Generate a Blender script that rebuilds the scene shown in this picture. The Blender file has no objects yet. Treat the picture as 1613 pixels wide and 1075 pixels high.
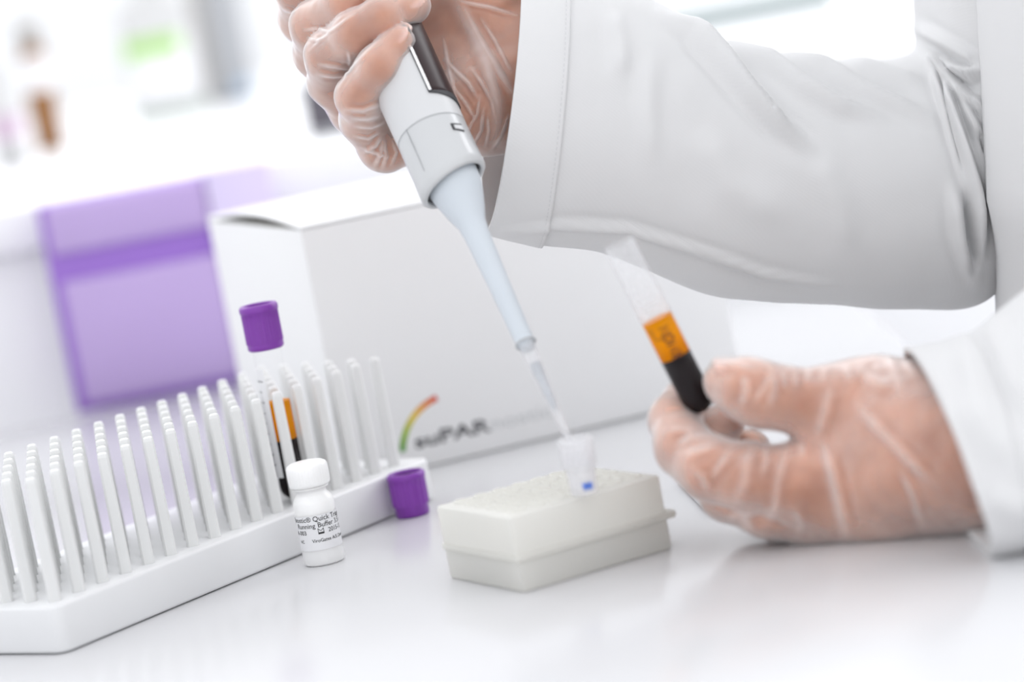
import bpy, bmesh, math, random
import numpy as np
from mathutils import Vector, Matrix

random.seed(7)
rng = np.random.default_rng(11)
scene = bpy.context.scene
COL = scene.collection
MM = 0.001

# ------------------------------------------------------------------ camera
W, H = 1613, 1075
FPX = 4800.0                      # focal length in pixels of the 1613 px frame
PITCH, ROLL, CAMZ = math.radians(7.42), math.radians(10.48), 0.2498
_f = np.array([0, math.cos(PITCH), -math.sin(PITCH)])
_u = np.array([0, math.sin(PITCH), math.cos(PITCH)])
_r = np.array([1.0, 0, 0])
CR = math.cos(ROLL) * _r - math.sin(ROLL) * _u
CU = math.sin(ROLL) * _r + math.cos(ROLL) * _u
CF = _f
CC = np.array([0, 0, CAMZ])
cam_data = bpy.data.cameras.new('camera')
cam_data.sensor_width = 36.0
cam_data.lens = FPX / W * 36.0
cam_data.clip_start = 0.05
cam_data.clip_end = 60
cam_data.dof.use_dof = True
cam_data.dof.focus_distance = 1.300
cam_data.dof.aperture_fstop = 4.2
cam = bpy.data.objects.new('camera', cam_data)
COL.objects.link(cam)
cam.matrix_world = Matrix(((CR[0], CU[0], -CF[0], CC[0]), (CR[1], CU[1], -CF[1], CC[1]),
                           (CR[2], CU[2], -CF[2], CC[2]), (0, 0, 0, 1)))
scene.camera = cam

# ------------------------------------------------------------------ light
world = bpy.data.worlds.new('bright_room')
scene.world = world
world.use_nodes = True
world.node_tree.nodes['Background'].inputs[0].default_value = (0.965, 0.975, 1.0, 1)
world.node_tree.nodes['Background'].inputs[1].default_value = 0.98


def area(name, loc, target, sx, sy, power, color=(1, 1, 1)):
    l = bpy.data.lights.new(name, 'AREA')
    l.shape = 'RECTANGLE'
    l.size, l.size_y, l.energy, l.color = sx, sy, power, color
    o = bpy.data.objects.new(name, l)
    COL.objects.link(o)
    o.location = loc
    o.rotation_euler = (Vector(target) - Vector(loc)).to_track_quat('-Z', 'Y').to_euler()
    return o


area('window_light', (-0.4, 4.1, 2.35), (0, 1.3, 0.0), 4.2, 1.6, 34, (0.97, 0.985, 1.0))
area('side_window_light', (2.6, 2.2, 1.5), (0, 1.35, 0.1), 2.4, 1.4, 34, (0.97, 0.985, 1.0))

vs = scene.view_settings
vs.view_transform = 'Standard'
vs.look = 'None'
vs.exposure = 0.50
vs.gamma = 1.0
vs.use_curve_mapping = False


# ------------------------------------------------------------------ helpers
def at(x, y, d):
    """point seen at pixel (x, y), d millimetres along the optical axis"""
    return CC + (CF + CR * ((x - W / 2) / FPX) - CU * ((y - H / 2) / FPX)) * (d * MM)


def onz(x, y, z=0.0):
    r = CF + CR * ((x - W / 2) / FPX) - CU * ((y - H / 2) / FPX)
    return CC + r * ((z * MM - CC[2]) / r[2])


def proj(P):
    v = np.asarray(P) - CC
    z = v @ CF
    return W / 2 + FPX * (v @ CR) / z, H / 2 - FPX * (v @ CU) / z


def nrm(v):
    v = np.asarray(v, float)
    return v / np.linalg.norm(v)


def root(name, label, cat, loc, group=None):
    o = bpy.data.objects.new(name, None)
    o.empty_display_size = 0.01
    COL.objects.link(o)
    o.location = tuple(loc)
    o['label'] = label
    o['category'] = cat
    if group:
        o['group'] = group
    return o


def tag(o, label, cat, group=None):
    o['label'] = label
    o['category'] = cat
    if group:
        o['group'] = group
    return o


def origin_of(o):
    p = np.zeros(3)
    while o is not None:
        p += np.array(o.location)
        o = o.parent
    return p


def mk(name, verts, faces, mat, parent=None, smooth=True, label=None, loc=None):
    """mesh object from WORLD-space vertices"""
    verts = np.asarray(verts, float)
    base = origin_of(parent) if parent is not None else np.zeros(3)
    l = np.zeros(3) if loc is None else np.asarray(loc, float) - base
    me = bpy.data.meshes.new(name)
    me.from_pydata((verts - base - l).tolist(), [], [list(map(int, f)) for f in faces])
    me.validate()
    if smooth:
        me.polygons.foreach_set('use_smooth', [True] * len(me.polygons))
    me.update()
    if mat is not None:
        me.materials.append(mat)
    o = bpy.data.objects.new(name, me)
    COL.objects.link(o)
    o.location = tuple(l)
    if parent is not None:
        o.parent = parent
    if label:
        o['label'] = label
    return o


def mk_bm(name, bm, mat, parent=None, smooth=True, label=None, sharp=40):
    if smooth:
        for f in bm.faces:
            f.smooth = True
        bm.normal_update()
        for e in bm.edges:
            if len(e.link_faces) == 2 and e.calc_face_angle(0) > math.radians(sharp):
                e.smooth = False
    base = origin_of(parent) if parent is not None else np.zeros(3)
    bmesh.ops.translate(bm, verts=bm.verts, vec=Vector(-base))
    me = bpy.data.meshes.new(name)
    bm.to_mesh(me)
    bm.free()
    me.materials.append(mat)
    o = bpy.data.objects.new(name, me)
    COL.objects.link(o)
    if parent is not None:
        o.parent = parent
    if label:
        o['label'] = label
    return o


def frame(origin, z, x=None):
    """3x4 frame: local z along z, local x close to x"""
    z = nrm(z)
    if x is None:
        x = np.array([1.0, 0, 0]) if abs(z[0]) < 0.9 else np.array([0, 1.0, 0])
    x = nrm(np.asarray(x) - z * np.dot(x, z))
    y = np.cross(z, x)
    return np.asarray(origin, float), x, y, z


def fpt(F, p):
    o, x, y, z = F
    p = np.asarray(p, float)
    return o + p[..., 0:1] * x + p[..., 1:2] * y + p[..., 2:3] * z


def lathe(F, prof, seg=48, rfun=None, a0=0.0, a1=2 * math.pi):
    """prof: list of (r, z) in metres. returns world verts, faces"""
    full = abs(a1 - a0 - 2 * math.pi) < 1e-6
    n = seg if full else seg + 1
    vs_, fs = [], []
    for (r, z) in prof:
        for k in range(n):
            a = a0 + (a1 - a0) * k / seg
            rr = r * (rfun(a, z) if rfun else 1)
            vs_.append((rr * math.cos(a), rr * math.sin(a), z))
    for i in range(len(prof) - 1):
        for k in range(seg):
            k2 = (k + 1) % n if full else k + 1
            fs.append((i * n + k, i * n + k2, (i + 1) * n + k2, (i + 1) * n + k))
    return fpt(F, np.array(vs_)), fs


def box_bm(F, lo, hi, bev=0.0, seg=2, vert_bev=None):
    bm = bmesh.new()
    lo, hi = np.array(lo, float), np.array(hi, float)
    cs = [[(lo, hi)[i][0], (lo, hi)[j][1], (lo, hi)[k][2]] for i in (0, 1) for j in (0, 1) for k in (0, 1)]
    v = [bm.verts.new(Vector(c)) for c in cs]
    for f in ((0, 1, 3, 2), (4, 6, 7, 5), (0, 4, 5, 1), (2, 3, 7, 6), (0, 2, 6, 4), (1, 5, 7, 3)):
        bm.faces.new([v[i] for i in f])
    bmesh.ops.recalc_face_normals(bm, faces=bm.faces)
    if vert_bev:
        es = [e for e in bm.edges if abs((e.verts[0].co - e.verts[1].co).normalized().z) > 0.9]
        bmesh.ops.bevel(bm, geom=es, offset=vert_bev, segments=5, affect='EDGES', profile=0.5)
    if bev:
        es = [e for e in bm.edges if len(e.link_faces) == 2 and e.calc_face_angle(0) > 0.6]
        bmesh.ops.bevel(bm, geom=es, offset=bev, segments=seg, affect='EDGES', profile=0.5)
    for vv in bm.verts:
        vv.co = Vector(fpt(F, np.array(vv.co)))
    return bm


WF = (np.zeros(3), np.array([1.0, 0, 0]), np.array([0, 1.0, 0]), np.array([0, 0, 1.0]))


def join_geo(parts):
    V, Fc, n = [], [], 0
    for v, f in parts:
        V.append(np.asarray(v))
        Fc += [tuple(i + n for i in q) for q in f]
        n += len(v)
    return np.vstack(V), Fc


def tube_geo(pts, rad, seg=10, caps=True):
    pts = np.asarray(pts, float)
    n = len(pts)
    rad = np.full(n, rad) if np.isscalar(rad) else np.asarray(rad)
    V, Fc = [], []
    ref = np.array([0.13, 0.31, 0.94])
    for i in range(n):
        t = nrm(pts[min(i + 1, n - 1)] - pts[max(i - 1, 0)])
        a = nrm(np.cross(t, ref))
        b = np.cross(t, a)
        for k in range(seg):
            q = 2 * math.pi * k / seg
            V.append(pts[i] + (a * math.cos(q) + b * math.sin(q)) * rad[i])
    for i in range(n - 1):
        for k in range(seg):
            k2 = (k + 1) % seg
            Fc.append((i * seg + k, (i + 1) * seg + k, (i + 1) * seg + k2, i * seg + k2))
    if caps:
        Fc.append(tuple(range(seg)))
        Fc.append(tuple(range((n - 1) * seg, n * seg))[::-1])
    return np.array(V), Fc


def text_geo(body, size, bold=0.0, align='LEFT'):
    cu = bpy.data.curves.new('lettering', 'FONT')
    cu.body, cu.size, cu.align_x = body, size, align
    cu.offset = bold
    cu.resolution_u = 3
    ob = bpy.data.objects.new('lettering', cu)
    COL.objects.link(ob)
    dg = bpy.context.evaluated_depsgraph_get()
    me = bpy.data.meshes.new_from_object(ob.evaluated_get(dg))
    V = np.array([v.co[:] for v in me.vertices])
    Fc = [tuple(p.vertices) for p in me.polygons]
    bpy.data.objects.remove(ob)
    bpy.data.meshes.remove(me)
    bpy.data.curves.remove(cu)
    return V, Fc


def cyl_map(F, r, V2, ang0, z0):
    """wrap flat (x, y) lettering on a cylinder: x -> arc, y -> height"""
    a = ang0 + V2[:, 0] / r
    return fpt(F, np.stack([r * np.cos(a), r * np.sin(a), z0 + V2[:, 1]], 1))


def ribbon(pts, w):
    """flat 2-D pen stroke"""
    pts = np.asarray(pts, float)
    V, Fc = [], []
    for i in range(len(pts)):
        t = nrm(pts[min(i + 1, len(pts) - 1)] - pts[max(i - 1, 0)])
        n = np.array([-t[1], t[0]])
        V += [np.append(pts[i] + n * w / 2, 0), np.append(pts[i] - n * w / 2, 0)]
    for i in range(len(pts) - 1):
        Fc.append((2 * i, 2 * i + 1, 2 * i + 3, 2 * i + 2))
    return np.array(V), Fc


# ------------------------------------------------------------------ materials
def mat(name, color, rough=0.5, spec=0.5, noise=0.0, nscale=40.0, bump=0.0, bscale=400.0, trans=0.0,
        sss=0.0, sss_col=None, metal=0.0, coat=0.0, sheen=0.0, ior=1.45, transl=0.0):
    m = bpy.data.materials.new(name)
    m.use_nodes = True
    nt = m.node_tree
    b = nt.nodes['Principled BSDF']
    c = (*color, 1)
    b.inputs['Base Color'].default_value = c
    b.inputs['Roughness'].default_value = rough
    b.inputs['Specular IOR Level'].default_value = spec
    b.inputs['Metallic'].default_value = metal
    b.inputs['IOR'].default_value = ior
    b.inputs['Transmission Weight'].default_value = trans
    b.inputs['Coat Weight'].default_value = coat
    b.inputs['Sheen Weight'].default_value = sheen
    if sss:
        b.inputs['Subsurface Weight'].default_value = sss
        b.inputs['Subsurface Radius'].default_value = sss_col or (1, 1, 1)
        b.inputs['Subsurface Scale'].default_value = 0.004
    tc = nt.nodes.new('ShaderNodeTexCoord')
    if noise:
        n = nt.nodes.new('ShaderNodeTexNoise')
        n.inputs['Scale'].default_value = nscale
        n.inputs['Detail'].default_value = 4
        nt.links.new(tc.outputs['Object'], n.inputs['Vector'])
        r = nt.nodes.new('ShaderNodeMapRange')
        r.inputs['To Min'].default_value = 1 - noise
        r.inputs['To Max'].default_value = 1 + noise * 0.4
        nt.links.new(n.outputs['Fac'], r.inputs['Value'])
        mx = nt.nodes.new('ShaderNodeMix')
        mx.data_type = 'RGBA'
        mx.blend_type = 'MULTIPLY'
        mx.inputs['Factor'].default_value = 1
        mx.inputs['A'].default_value = c
        nt.links.new(r.outputs['Result'], mx.inputs['B'])
        nt.links.new(mx.outputs['Result'], b.inputs['Base Color'])
    if bump:
        n = nt.nodes.new('ShaderNodeTexNoise')
        n.inputs['Scale'].default_value = bscale
        n.inputs['Detail'].default_value = 3
        nt.links.new(tc.outputs['Object'], n.inputs['Vector'])
        bp = nt.nodes.new('ShaderNodeBump')
        bp.inputs['Strength'].default_value = bump
        bp.inputs['Distance'].default_value = 0.0006
        nt.links.new(n.outputs['Fac'], bp.inputs['Height'])
        nt.links.new(bp.outputs['Normal'], b.inputs['Normal'])
    if transl:
        out = nt.nodes['Material Output']
        tr = nt.nodes.new('ShaderNodeBsdfTranslucent')
        tr.inputs['Color'].default_value = c
        ms = nt.nodes.new('ShaderNodeMixShader')
        ms.inputs[0].default_value = transl
        nt.links.new(b.outputs[0], ms.inputs[1])
        nt.links.new(tr.outputs[0], ms.inputs[2])
        nt.links.new(ms.outputs[0], out.inputs['Surface'])
    return m


def clear_mat(name, tint=(1, 1, 1), haze=0.12, edge=0.22, rough=0.08, film=(0.9, 0.9, 0.92)):
    """thin clear plastic: see-through with fresnel gloss and a little milky haze"""
    m = bpy.data.materials.new(name)
    m.use_nodes = True
    nt = m.node_tree
    nt.nodes.remove(nt.nodes['Principled BSDF'])
    out = nt.nodes['Material Output']
    tr = nt.nodes.new('ShaderNodeBsdfTransparent')
    tr.inputs[0].default_value = (*tint, 1)
    d0 = nt.nodes.new('ShaderNodeBsdfDiffuse')
    d0.inputs[0].default_value = (*film, 1)
    t0 = nt.nodes.new('ShaderNodeBsdfTranslucent')
    t0.inputs[0].default_value = (*film, 1)
    df = nt.nodes.new('ShaderNodeMixShader')
    df.inputs[0].default_value = 0.5
    nt.links.new(d0.outputs[0], df.inputs[1])
    nt.links.new(t0.outputs[0], df.inputs[2])
    gl = nt.nodes.new('ShaderNodeBsdfGlossy')
    gl.inputs['Roughness'].default_value = rough
    fr = nt.nodes.new('ShaderNodeLayerWeight')
    fr.inputs['Blend'].default_value = 0.12
    lw = nt.nodes.new('ShaderNodeLayerWeight')
    lw.inputs['Blend'].default_value = 0.3
    nz = nt.nodes.new('ShaderNodeTexNoise')
    nz.inputs['Scale'].default_value = 60
    a = nt.nodes.new('ShaderNodeMath')
    a.operation = 'MULTIPLY'
    a.inputs[1].default_value = haze * 2
    ad = nt.nodes.new('ShaderNodeMath')
    ad.operation = 'MULTIPLY_ADD'
    ad.inputs[1].default_value = edge
    nt.links.new(nz.outputs['Fac'], a.inputs[0])
    nt.links.new(lw.outputs['Facing'], ad.inputs[0])
    nt.links.new(a.outputs[0], ad.inputs[2])
    m1 = nt.nodes.new('ShaderNodeMixShader')
    nt.links.new(ad.outputs[0], m1.inputs[0])
    nt.links.new(tr.outputs[0], m1.inputs[1])
    nt.links.new(df.outputs[0], m1.inputs[2])
    m2 = nt.nodes.new('ShaderNodeMixShader')
    ge = nt.nodes.new('ShaderNodeNewGeometry')
    fb = nt.nodes.new('ShaderNodeMath')            # only the outer side of the wall shines
    fb.operation = 'SUBTRACT'
    fb.use_clamp = True
    nt.links.new(fr.outputs['Fresnel'], fb.inputs[0])
    nt.links.new(ge.outputs['Backfacing'], fb.inputs[1])
    nt.links.new(fb.outputs[0], m2.inputs[0])
    nt.links.new(m1.outputs[0], m2.inputs[1])
    nt.links.new(gl.outputs[0], m2.inputs[2])
    nt.links.new(m2.outputs[0], out.inputs['Surface'])
    return m


M = {}
M['table'] = mat('white_laminate', (0.645, 0.645, 0.66), 0.19, 0.32, noise=0.012, nscale=9)
M['floor'] = mat('pale_vinyl_floor', (0.72, 0.73, 0.75), 0.4, noise=0.05, nscale=6)
M['wall'] = mat('white_wall_paint', (0.88, 0.885, 0.89), 0.7, noise=0.02, nscale=5)
M['bench'] = mat('white_bench_laminate', (0.86, 0.86, 0.875), 0.35, noise=0.015, nscale=8)
M['rack'] = mat('white_rack_plastic', (0.78, 0.785, 0.795), 0.35, 0.5, noise=0.02, nscale=60, sss=0.15)
M['peg'] = mat('white_peg_plastic', (0.755, 0.76, 0.755), 0.3, 0.5, noise=0.02, nscale=80, sss=0.15)
M['carton'] = mat('white_cardboard', (0.81, 0.81, 0.815), 0.55, 0.35, noise=0.015, nscale=30)
M['gap_shade'] = mat('painted_gap_shade', (0.25, 0.24, 0.2), 0.8, 0.2, noise=0.1, nscale=60)  # dark colour standing in for shade under the carton lid
M['ink_dark'] = mat('dark_grey_print', (0.10, 0.10, 0.11), 0.6, noise=0.05)
M['ink_light'] = mat('light_grey_print', (0.60, 0.61, 0.62), 0.6, noise=0.05)
M['ink_black'] = mat('black_print', (0.02, 0.02, 0.022), 0.6, noise=0.05)
M['ink_tube'] = mat('brown_black_marker', (0.05, 0.02, 0.01), 0.6, noise=0.05)
M['ink_blue'] = mat('blue_marker', (0.08, 0.20, 0.72), 0.6, noise=0.05)
M['purple_cap'] = mat('purple_cap_plastic', (0.22, 0.045, 0.38), 0.35, 0.5, noise=0.05, nscale=120, sss=0.1,
                      sss_col=(1, .3, 1))
M['purple_in'] = mat('dark_purple_plastic', (0.10, 0.012, 0.16), 0.4, noise=0.05)
M['vial'] = mat('milky_vial_plastic', (0.95, 0.945, 0.935), 0.28, 0.5, noise=0.01, nscale=80, sss=0.8)
M['label'] = mat('white_paper_label', (0.80, 0.80, 0.82), 0.55, 0.3, noise=0.01)
M['wells'] = mat('milky_rack_plastic', (0.93, 0.925, 0.895), 0.3, 0.5, noise=0.02, nscale=50, transl=0.5)
M['blood'] = mat('dark_blood', (0.012, 0.008, 0.009), 0.2, 0.12, noise=0.2, nscale=60)
M['plasma'] = mat('amber_plasma', (0.95, 0.45, 0.0), 0.2, 0.08, noise=0.06, nscale=60, transl=0.55)
M['tube'] = clear_mat('clear_tube_plastic', haze=0.006, edge=0.05)
M['tube_frost'] = clear_mat('frosted_tube_plastic', haze=0.22, edge=0.3)
M['micro'] = clear_mat('frosted_microtube', haze=0.42)
M['tipclear'] = clear_mat('clear_tip_plastic', haze=0.34)
M['tipliq'] = mat('pale_grey_liquid', (0.62, 0.65, 0.69), 0.2, noise=0.03, transl=0.3)
M['pip'] = mat('satin_white_plastic', (0.615, 0.62, 0.63), 0.38, 0.5, noise=0.02, nscale=60)
M['pip_collar'] = mat('satin_grey_plastic', (0.55, 0.56, 0.57), 0.28, 0.5, noise=0.02, nscale=60, coat=0.25)
M['pip_shaft'] = mat('pale_blue_white_plastic', (0.575, 0.62, 0.665), 0.35, 0.5, noise=0.02, nscale=60, sss=0.1)
M['pip_dark'] = mat('dark_brown_display', (0.030, 0.016, 0.018), 0.35, 0.3, noise=0.2, nscale=90)
M['seam'] = mat('dark_seam', (0.05, 0.05, 0.055), 0.6, noise=0.1)
M['seam_grey'] = mat('grey_seam', (0.42, 0.43, 0.44), 0.5, noise=0.1)
M['chrome'] = mat('chrome', (0.85, 0.85, 0.86), 0.12, metal=1.0, noise=0.03)
M['drawer'] = mat('lilac_plastic', (0.63, 0.48, 0.82), 0.35, 0.5, noise=0.06, nscale=10, transl=0.25)
M['drawer_dark'] = mat('violet_plastic', (0.30, 0.15, 0.56), 0.4, noise=0.06, nscale=10)
M['lilac'] = mat('pale_lilac_card', (0.68, 0.60, 0.84), 0.5, noise=0.03, nscale=10)
M['amber'] = mat('amber_glass', (0.36, 0.14, 0.012), 0.15, noise=0.15, nscale=25, transl=0.3)
M['grey'] = mat('pale_grey_plastic', (0.40, 0.41, 0.43), 0.45, noise=0.05, nscale=12)
M['greycap'] = mat('warm_grey_plastic', (0.36, 0.345, 0.33), 0.45, noise=0.05, nscale=12)
M['dark'] = mat('charcoal_plastic', (0.11, 0.10, 0.12), 0.4, noise=0.15, nscale=12)
M['green'] = mat('light_green_print', (0.36, 0.62, 0.18), 0.5, noise=0.05)
M['blue'] = mat('pale_blue_print', (0.42, 0.55, 0.70), 0.5, noise=0.05)
M['bottle'] = mat('milky_bottle_plastic', (0.70, 0.70, 0.70), 0.3, noise=0.03, nscale=12, transl=0.2)
M['bottle_foot'] = mat('grey_green_bottle_foot', (0.45, 0.52, 0.46), 0.3, noise=0.03, nscale=12)
M['pink'] = mat('pale_mauve_plastic', (0.55, 0.42, 0.53), 0.4, noise=0.04, nscale=12)
M['steel'] = mat('brushed_steel', (0.40, 0.46, 0.46), 0.3, metal=0.4, noise=0.1, nscale=12)
M['thread'] = mat('white_thread', (0.70, 0.70, 0.71), 0.8, noise=0.02)


def fabric_mat():
    m = mat('white_cotton_twill', (0.80, 0.80, 0.805), 0.8, 0.15, noise=0.015, nscale=25, sheen=0.15, transl=0.18)
    nt = m.node_tree
    b = nt.nodes['Principled BSDF']
    tc = nt.nodes.new('ShaderNodeTexCoord')
    wv = nt.nodes.new('ShaderNodeTexWave')
    wv.wave_type = 'BANDS'
    wv.bands_direction = 'DIAGONAL'
    wv.inputs['Scale'].default_value = 330
    wv.inputs['Distortion'].default_value = 1.0
    nt.links.new(tc.outputs['Object'], wv.inputs['Vector'])
    bp = nt.nodes.new('ShaderNodeBump')
    bp.inputs['Strength'].default_value = 0.06
    bp.inputs['Distance'].default_value = 0.0003
    nt.links.new(wv.outputs['Fac'], bp.inputs['Height'])
    nt.links.new(bp.outputs['Normal'], b.inputs['Normal'])
    return m


M['coat'] = fabric_mat()


def skin_mat():
    m = mat('skin', (0.56, 0.27, 0.17), 0.45, 0.4, sss=0.25, sss_col=(1.0, 0.35, 0.2))
    nt = m.node_tree
    b = nt.nodes['Principled BSDF']
    b.inputs['Subsurface Scale'].default_value = 0.003
    tc = nt.nodes.new('ShaderNodeTexCoord')
    n = nt.nodes.new('ShaderNodeTexNoise')
    n.inputs['Scale'].default_value = 45
    n.inputs['Detail'].default_value = 5
    nt.links.new(tc.outputs['Object'], n.inputs['Vector'])
    cr = nt.nodes.new('ShaderNodeValToRGB')
    cr.color_ramp.elements[0].position = 0.3
    cr.color_ramp.elements[0].color = (0.55, 0.24, 0.135, 1)
    cr.color_ramp.elements[1].position = 0.7
    cr.color_ramp.elements[1].color = (0.85, 0.47, 0.315, 1)
    nt.links.new(n.outputs['Fac'], cr.inputs[0])
    at_ = nt.nodes.new('ShaderNodeAttribute')
    at_.attribute_name = 'nail'
    mx = nt.nodes.new('ShaderNodeMix')
    mx.data_type = 'RGBA'
    mx.inputs['B'].default_value = (0.86, 0.55, 0.46, 1)
    nt.links.new(at_.outputs['Fac'], mx.inputs['Factor'])
    nt.links.new(cr.outputs[0], mx.inputs['A'])
    nt.links.new(mx.outputs['Result'], b.inputs['Base Color'])
    n2 = nt.nodes.new('ShaderNodeTexVoronoi')
    n2.inputs['Scale'].default_value = 900
    nt.links.new(tc.outputs['Object'], n2.inputs['Vector'])
    bp = nt.nodes.new('ShaderNodeBump')
    bp.inputs['Strength'].default_value = 0.15
    bp.inputs['Distance'].default_value = 0.0003
    nt.links.new(n2.outputs['Distance'], bp.inputs['Height'])
    nt.links.new(bp.outputs['Normal'], b.inputs['Normal'])
    return m


M['skin'] = skin_mat()


def glove_mat():
    """thin clear vinyl film; whitened along creases for doubled film and painted highlights ('crease' attribute)"""
    m = bpy.data.materials.new('clear_vinyl_glove')
    m.use_nodes = True
    nt = m.node_tree
    nt.nodes.remove(nt.nodes['Principled BSDF'])
    out = nt.nodes['Material Output']
    tr = nt.nodes.new('ShaderNodeBsdfTransparent')
    df = nt.nodes.new('ShaderNodeBsdfDiffuse')
    df.inputs[0].default_value = (0.92, 0.88, 0.87, 1)
    gl = nt.nodes.new('ShaderNodeBsdfGlossy')
    gl.inputs['Roughness'].default_value = 0.28
    gl.inputs[0].default_value = (1, 1, 1, 1)
    lw = nt.nodes.new('ShaderNodeLayerWeight')
    lw.inputs['Blend'].default_value = 0.42
    tc = nt.nodes.new('ShaderNodeTexCoord')
    nz = nt.nodes.new('ShaderNodeTexNoise')
    nz.inputs['Scale'].default_value = 38
    nz.inputs['Detail'].default_value = 3
    nt.links.new(tc.outputs['Object'], nz.inputs['Vector'])
    cr = nt.nodes.new('ShaderNodeAttribute')
    cr.attribute_name = 'crease_glint'

    def mth(op, a, b, c=None):
        q = nt.nodes.new('ShaderNodeMath')
        q.operation = op
        for i, v in enumerate((a, b, c)):
            if v is None:
                continue
            if isinstance(v, (int, float)):
                q.inputs[i].default_value = v
            else:
                nt.links.new(v, q.inputs[i])
        return q.outputs[0]
    f = mth('MULTIPLY_ADD', lw.outputs['Facing'], 0.68, 0.01)
    f = mth('MULTIPLY_ADD', nz.outputs['Fac'], 0.10, f)
    f = mth('MULTIPLY_ADD', cr.outputs['Fac'], 0.30, f)  # whiter crease lines: doubled film plus highlights put into the colour
    f = mth('MINIMUM', f, 0.92)
    bp = nt.nodes.new('ShaderNodeBump')
    bp.inputs['Strength'].default_value = 0.35
    bp.inputs['Distance'].default_value = 0.0008
    n2 = nt.nodes.new('ShaderNodeTexNoise')
    n2.inputs['Scale'].default_value = 170
    n2.inputs['Detail'].default_value = 2
    nt.links.new(tc.outputs['Object'], n2.inputs['Vector'])
    nt.links.new(n2.outputs['Fac'], bp.inputs['Height'])
    nt.links.new(bp.outputs['Normal'], gl.inputs['Normal'])
    m1 = nt.nodes.new('ShaderNodeMixShader')
    nt.links.new(f, m1.inputs[0])
    nt.links.new(tr.outputs[0], m1.inputs[1])
    nt.links.new(df.outputs[0], m1.inputs[2])
    fr = nt.nodes.new('ShaderNodeFresnel')
    fr.inputs['IOR'].default_value = 1.4
    nt.links.new(bp.outputs['Normal'], fr.inputs['Normal'])
    m2 = nt.nodes.new('ShaderNodeMixShader')
    nt.links.new(fr.outputs[0], m2.inputs[0])
    nt.links.new(m1.outputs[0], m2.inputs[1])
    nt.links.new(gl.outputs[0], m2.inputs[2])
    nt.links.new(m2.outputs[0], out.inputs['Surface'])
    return m


M['glove'] = glove_mat()

# ------------------------------------------------------------------ the setting
TABLE_FAR, TABLE_R = 1.935, 0.208


def slab(name, lo, hi, m, bev=0.002, kind=True):
    o = mk_bm(name, box_bm(WF, lo, hi, bev), m)
    if kind:
        o['kind'] = 'structure'
    return o


slab('floor', (-4, -1.5, -0.80), (4, 4.6, -0.76), M['floor'], 0)
slab('wall_back', (-4, 4.5, -0.78), (4, 4.6, 2.6), M['wall'], 0)
slab('wall_left', (-2.7, -1.5, -0.78), (-2.6, 4.5, 2.6), M['wall'], 0)

tb = root('lab_table', 'glossy white laboratory table carrying the racks and the carton', 'table', (-0.4, 1.3, -0.76))
mk_bm('table_top', box_bm(WF, (-1.1, 0.72, -0.03), (TABLE_R, TABLE_FAR, 0.0), 0.003), M['table'], tb)
for x in (-1.04, TABLE_R - 0.06):
    for y in (0.80, TABLE_FAR - 0.07):
        mk_bm('leg', box_bm(WF, (x - 0.02, y - 0.02, -0.76), (x + 0.02, y + 0.02, -0.03), 0.003), M['grey'], tb)

BZ = 0.137
bb = root('back_bench', 'long white bench standing behind the table with bottles on it', 'bench', (0, 2.9, -0.76))
mk_bm('bench_top', box_bm(WF, (-2.2, 1.985, BZ - 0.03), (1.6, 3.9, BZ), 0.004), M['bench'], bb)
mk_bm('bench_body', box_bm(WF, (-2.15, 2.0, -0.76), (1.55, 3.85, BZ - 0.03), 0.002), M['bench'], bb)

# ------------------------------------------------------------------ peg rack
ANG = 0.91458
RU = np.array([math.cos(ANG), math.sin(ANG), 0])
RV = np.array([-math.sin(ANG), math.cos(ANG), 0])
RO = np.array([-0.20207, 1.22120, 0])
RS, RBZ, RPH = 0.014106, 0.0201, 0.0519
RF = (RO, RU, RV, np.array([0, 0, 1.0]))
rk = root('peg_rack', 'long white plastic peg rack with rows of upright pegs', 'rack', RO + RU * 0.115 + RV * 0.035)
mk_bm('base', box_bm(RF, (-0.0105, -0.0100, 0.0004), (16 * RS + 0.0155, 5 * RS + 0.0105, RBZ), 0.0016, 3, vert_bev=0.006),
      M['rack'], rk)
# peg: square stalk set diagonally, slightly tapered, rounded top
pm = bmesh.new()
prof = [(0.0027, 0.0), (0.0026, 0.010), (0.0023, 0.046), (0.00225, 0.0500), (0.0019, 0.0514), (0.0012, 0.0519)]
rings = []
for hw, z in prof:
    ch = hw * 0.35
    pts = []
    for sx, sy in ((1, 1), (-1, 1), (-1, -1), (1, -1)):
        a, b = (hw, hw - ch), (hw - ch, hw)
        if sx * sy < 0:
            a, b = b, a
        pts += [(sx * a[0], sy * a[1]), (sx * b[0], sy * b[1])]
    rings.append([pm.verts.new((x, y, z)) for x, y in pts])
for r0, r1 in zip(rings[:-1], rings[1:]):
    for k in range(8):
        pm.faces.new((r0[k], r0[(k + 1) % 8], r1[(k + 1) % 8], r1[k]))
pm.faces.new(rings[-1])
bmesh.ops.recalc_face_normals(pm, faces=pm.faces)
for f in pm.faces:
    f.smooth = False
peg_me = bpy.data.meshes.new('peg')
pm.to_mesh(peg_me)
pm.free()
peg_me.materials.append(M['peg'])
for j in range(6):
    for i in range(17):
        o = bpy.data.objects.new('peg', peg_me)
        COL.objects.link(o)
        o.parent = rk
        p = RO + RU * RS * i + RV * RS * j + np.array([0, 0, RBZ - 0.0004]) - np.array(rk.location)
        o.location = tuple(p)
        o.rotation_euler = (0, 0, ANG + math.pi / 4)


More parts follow.
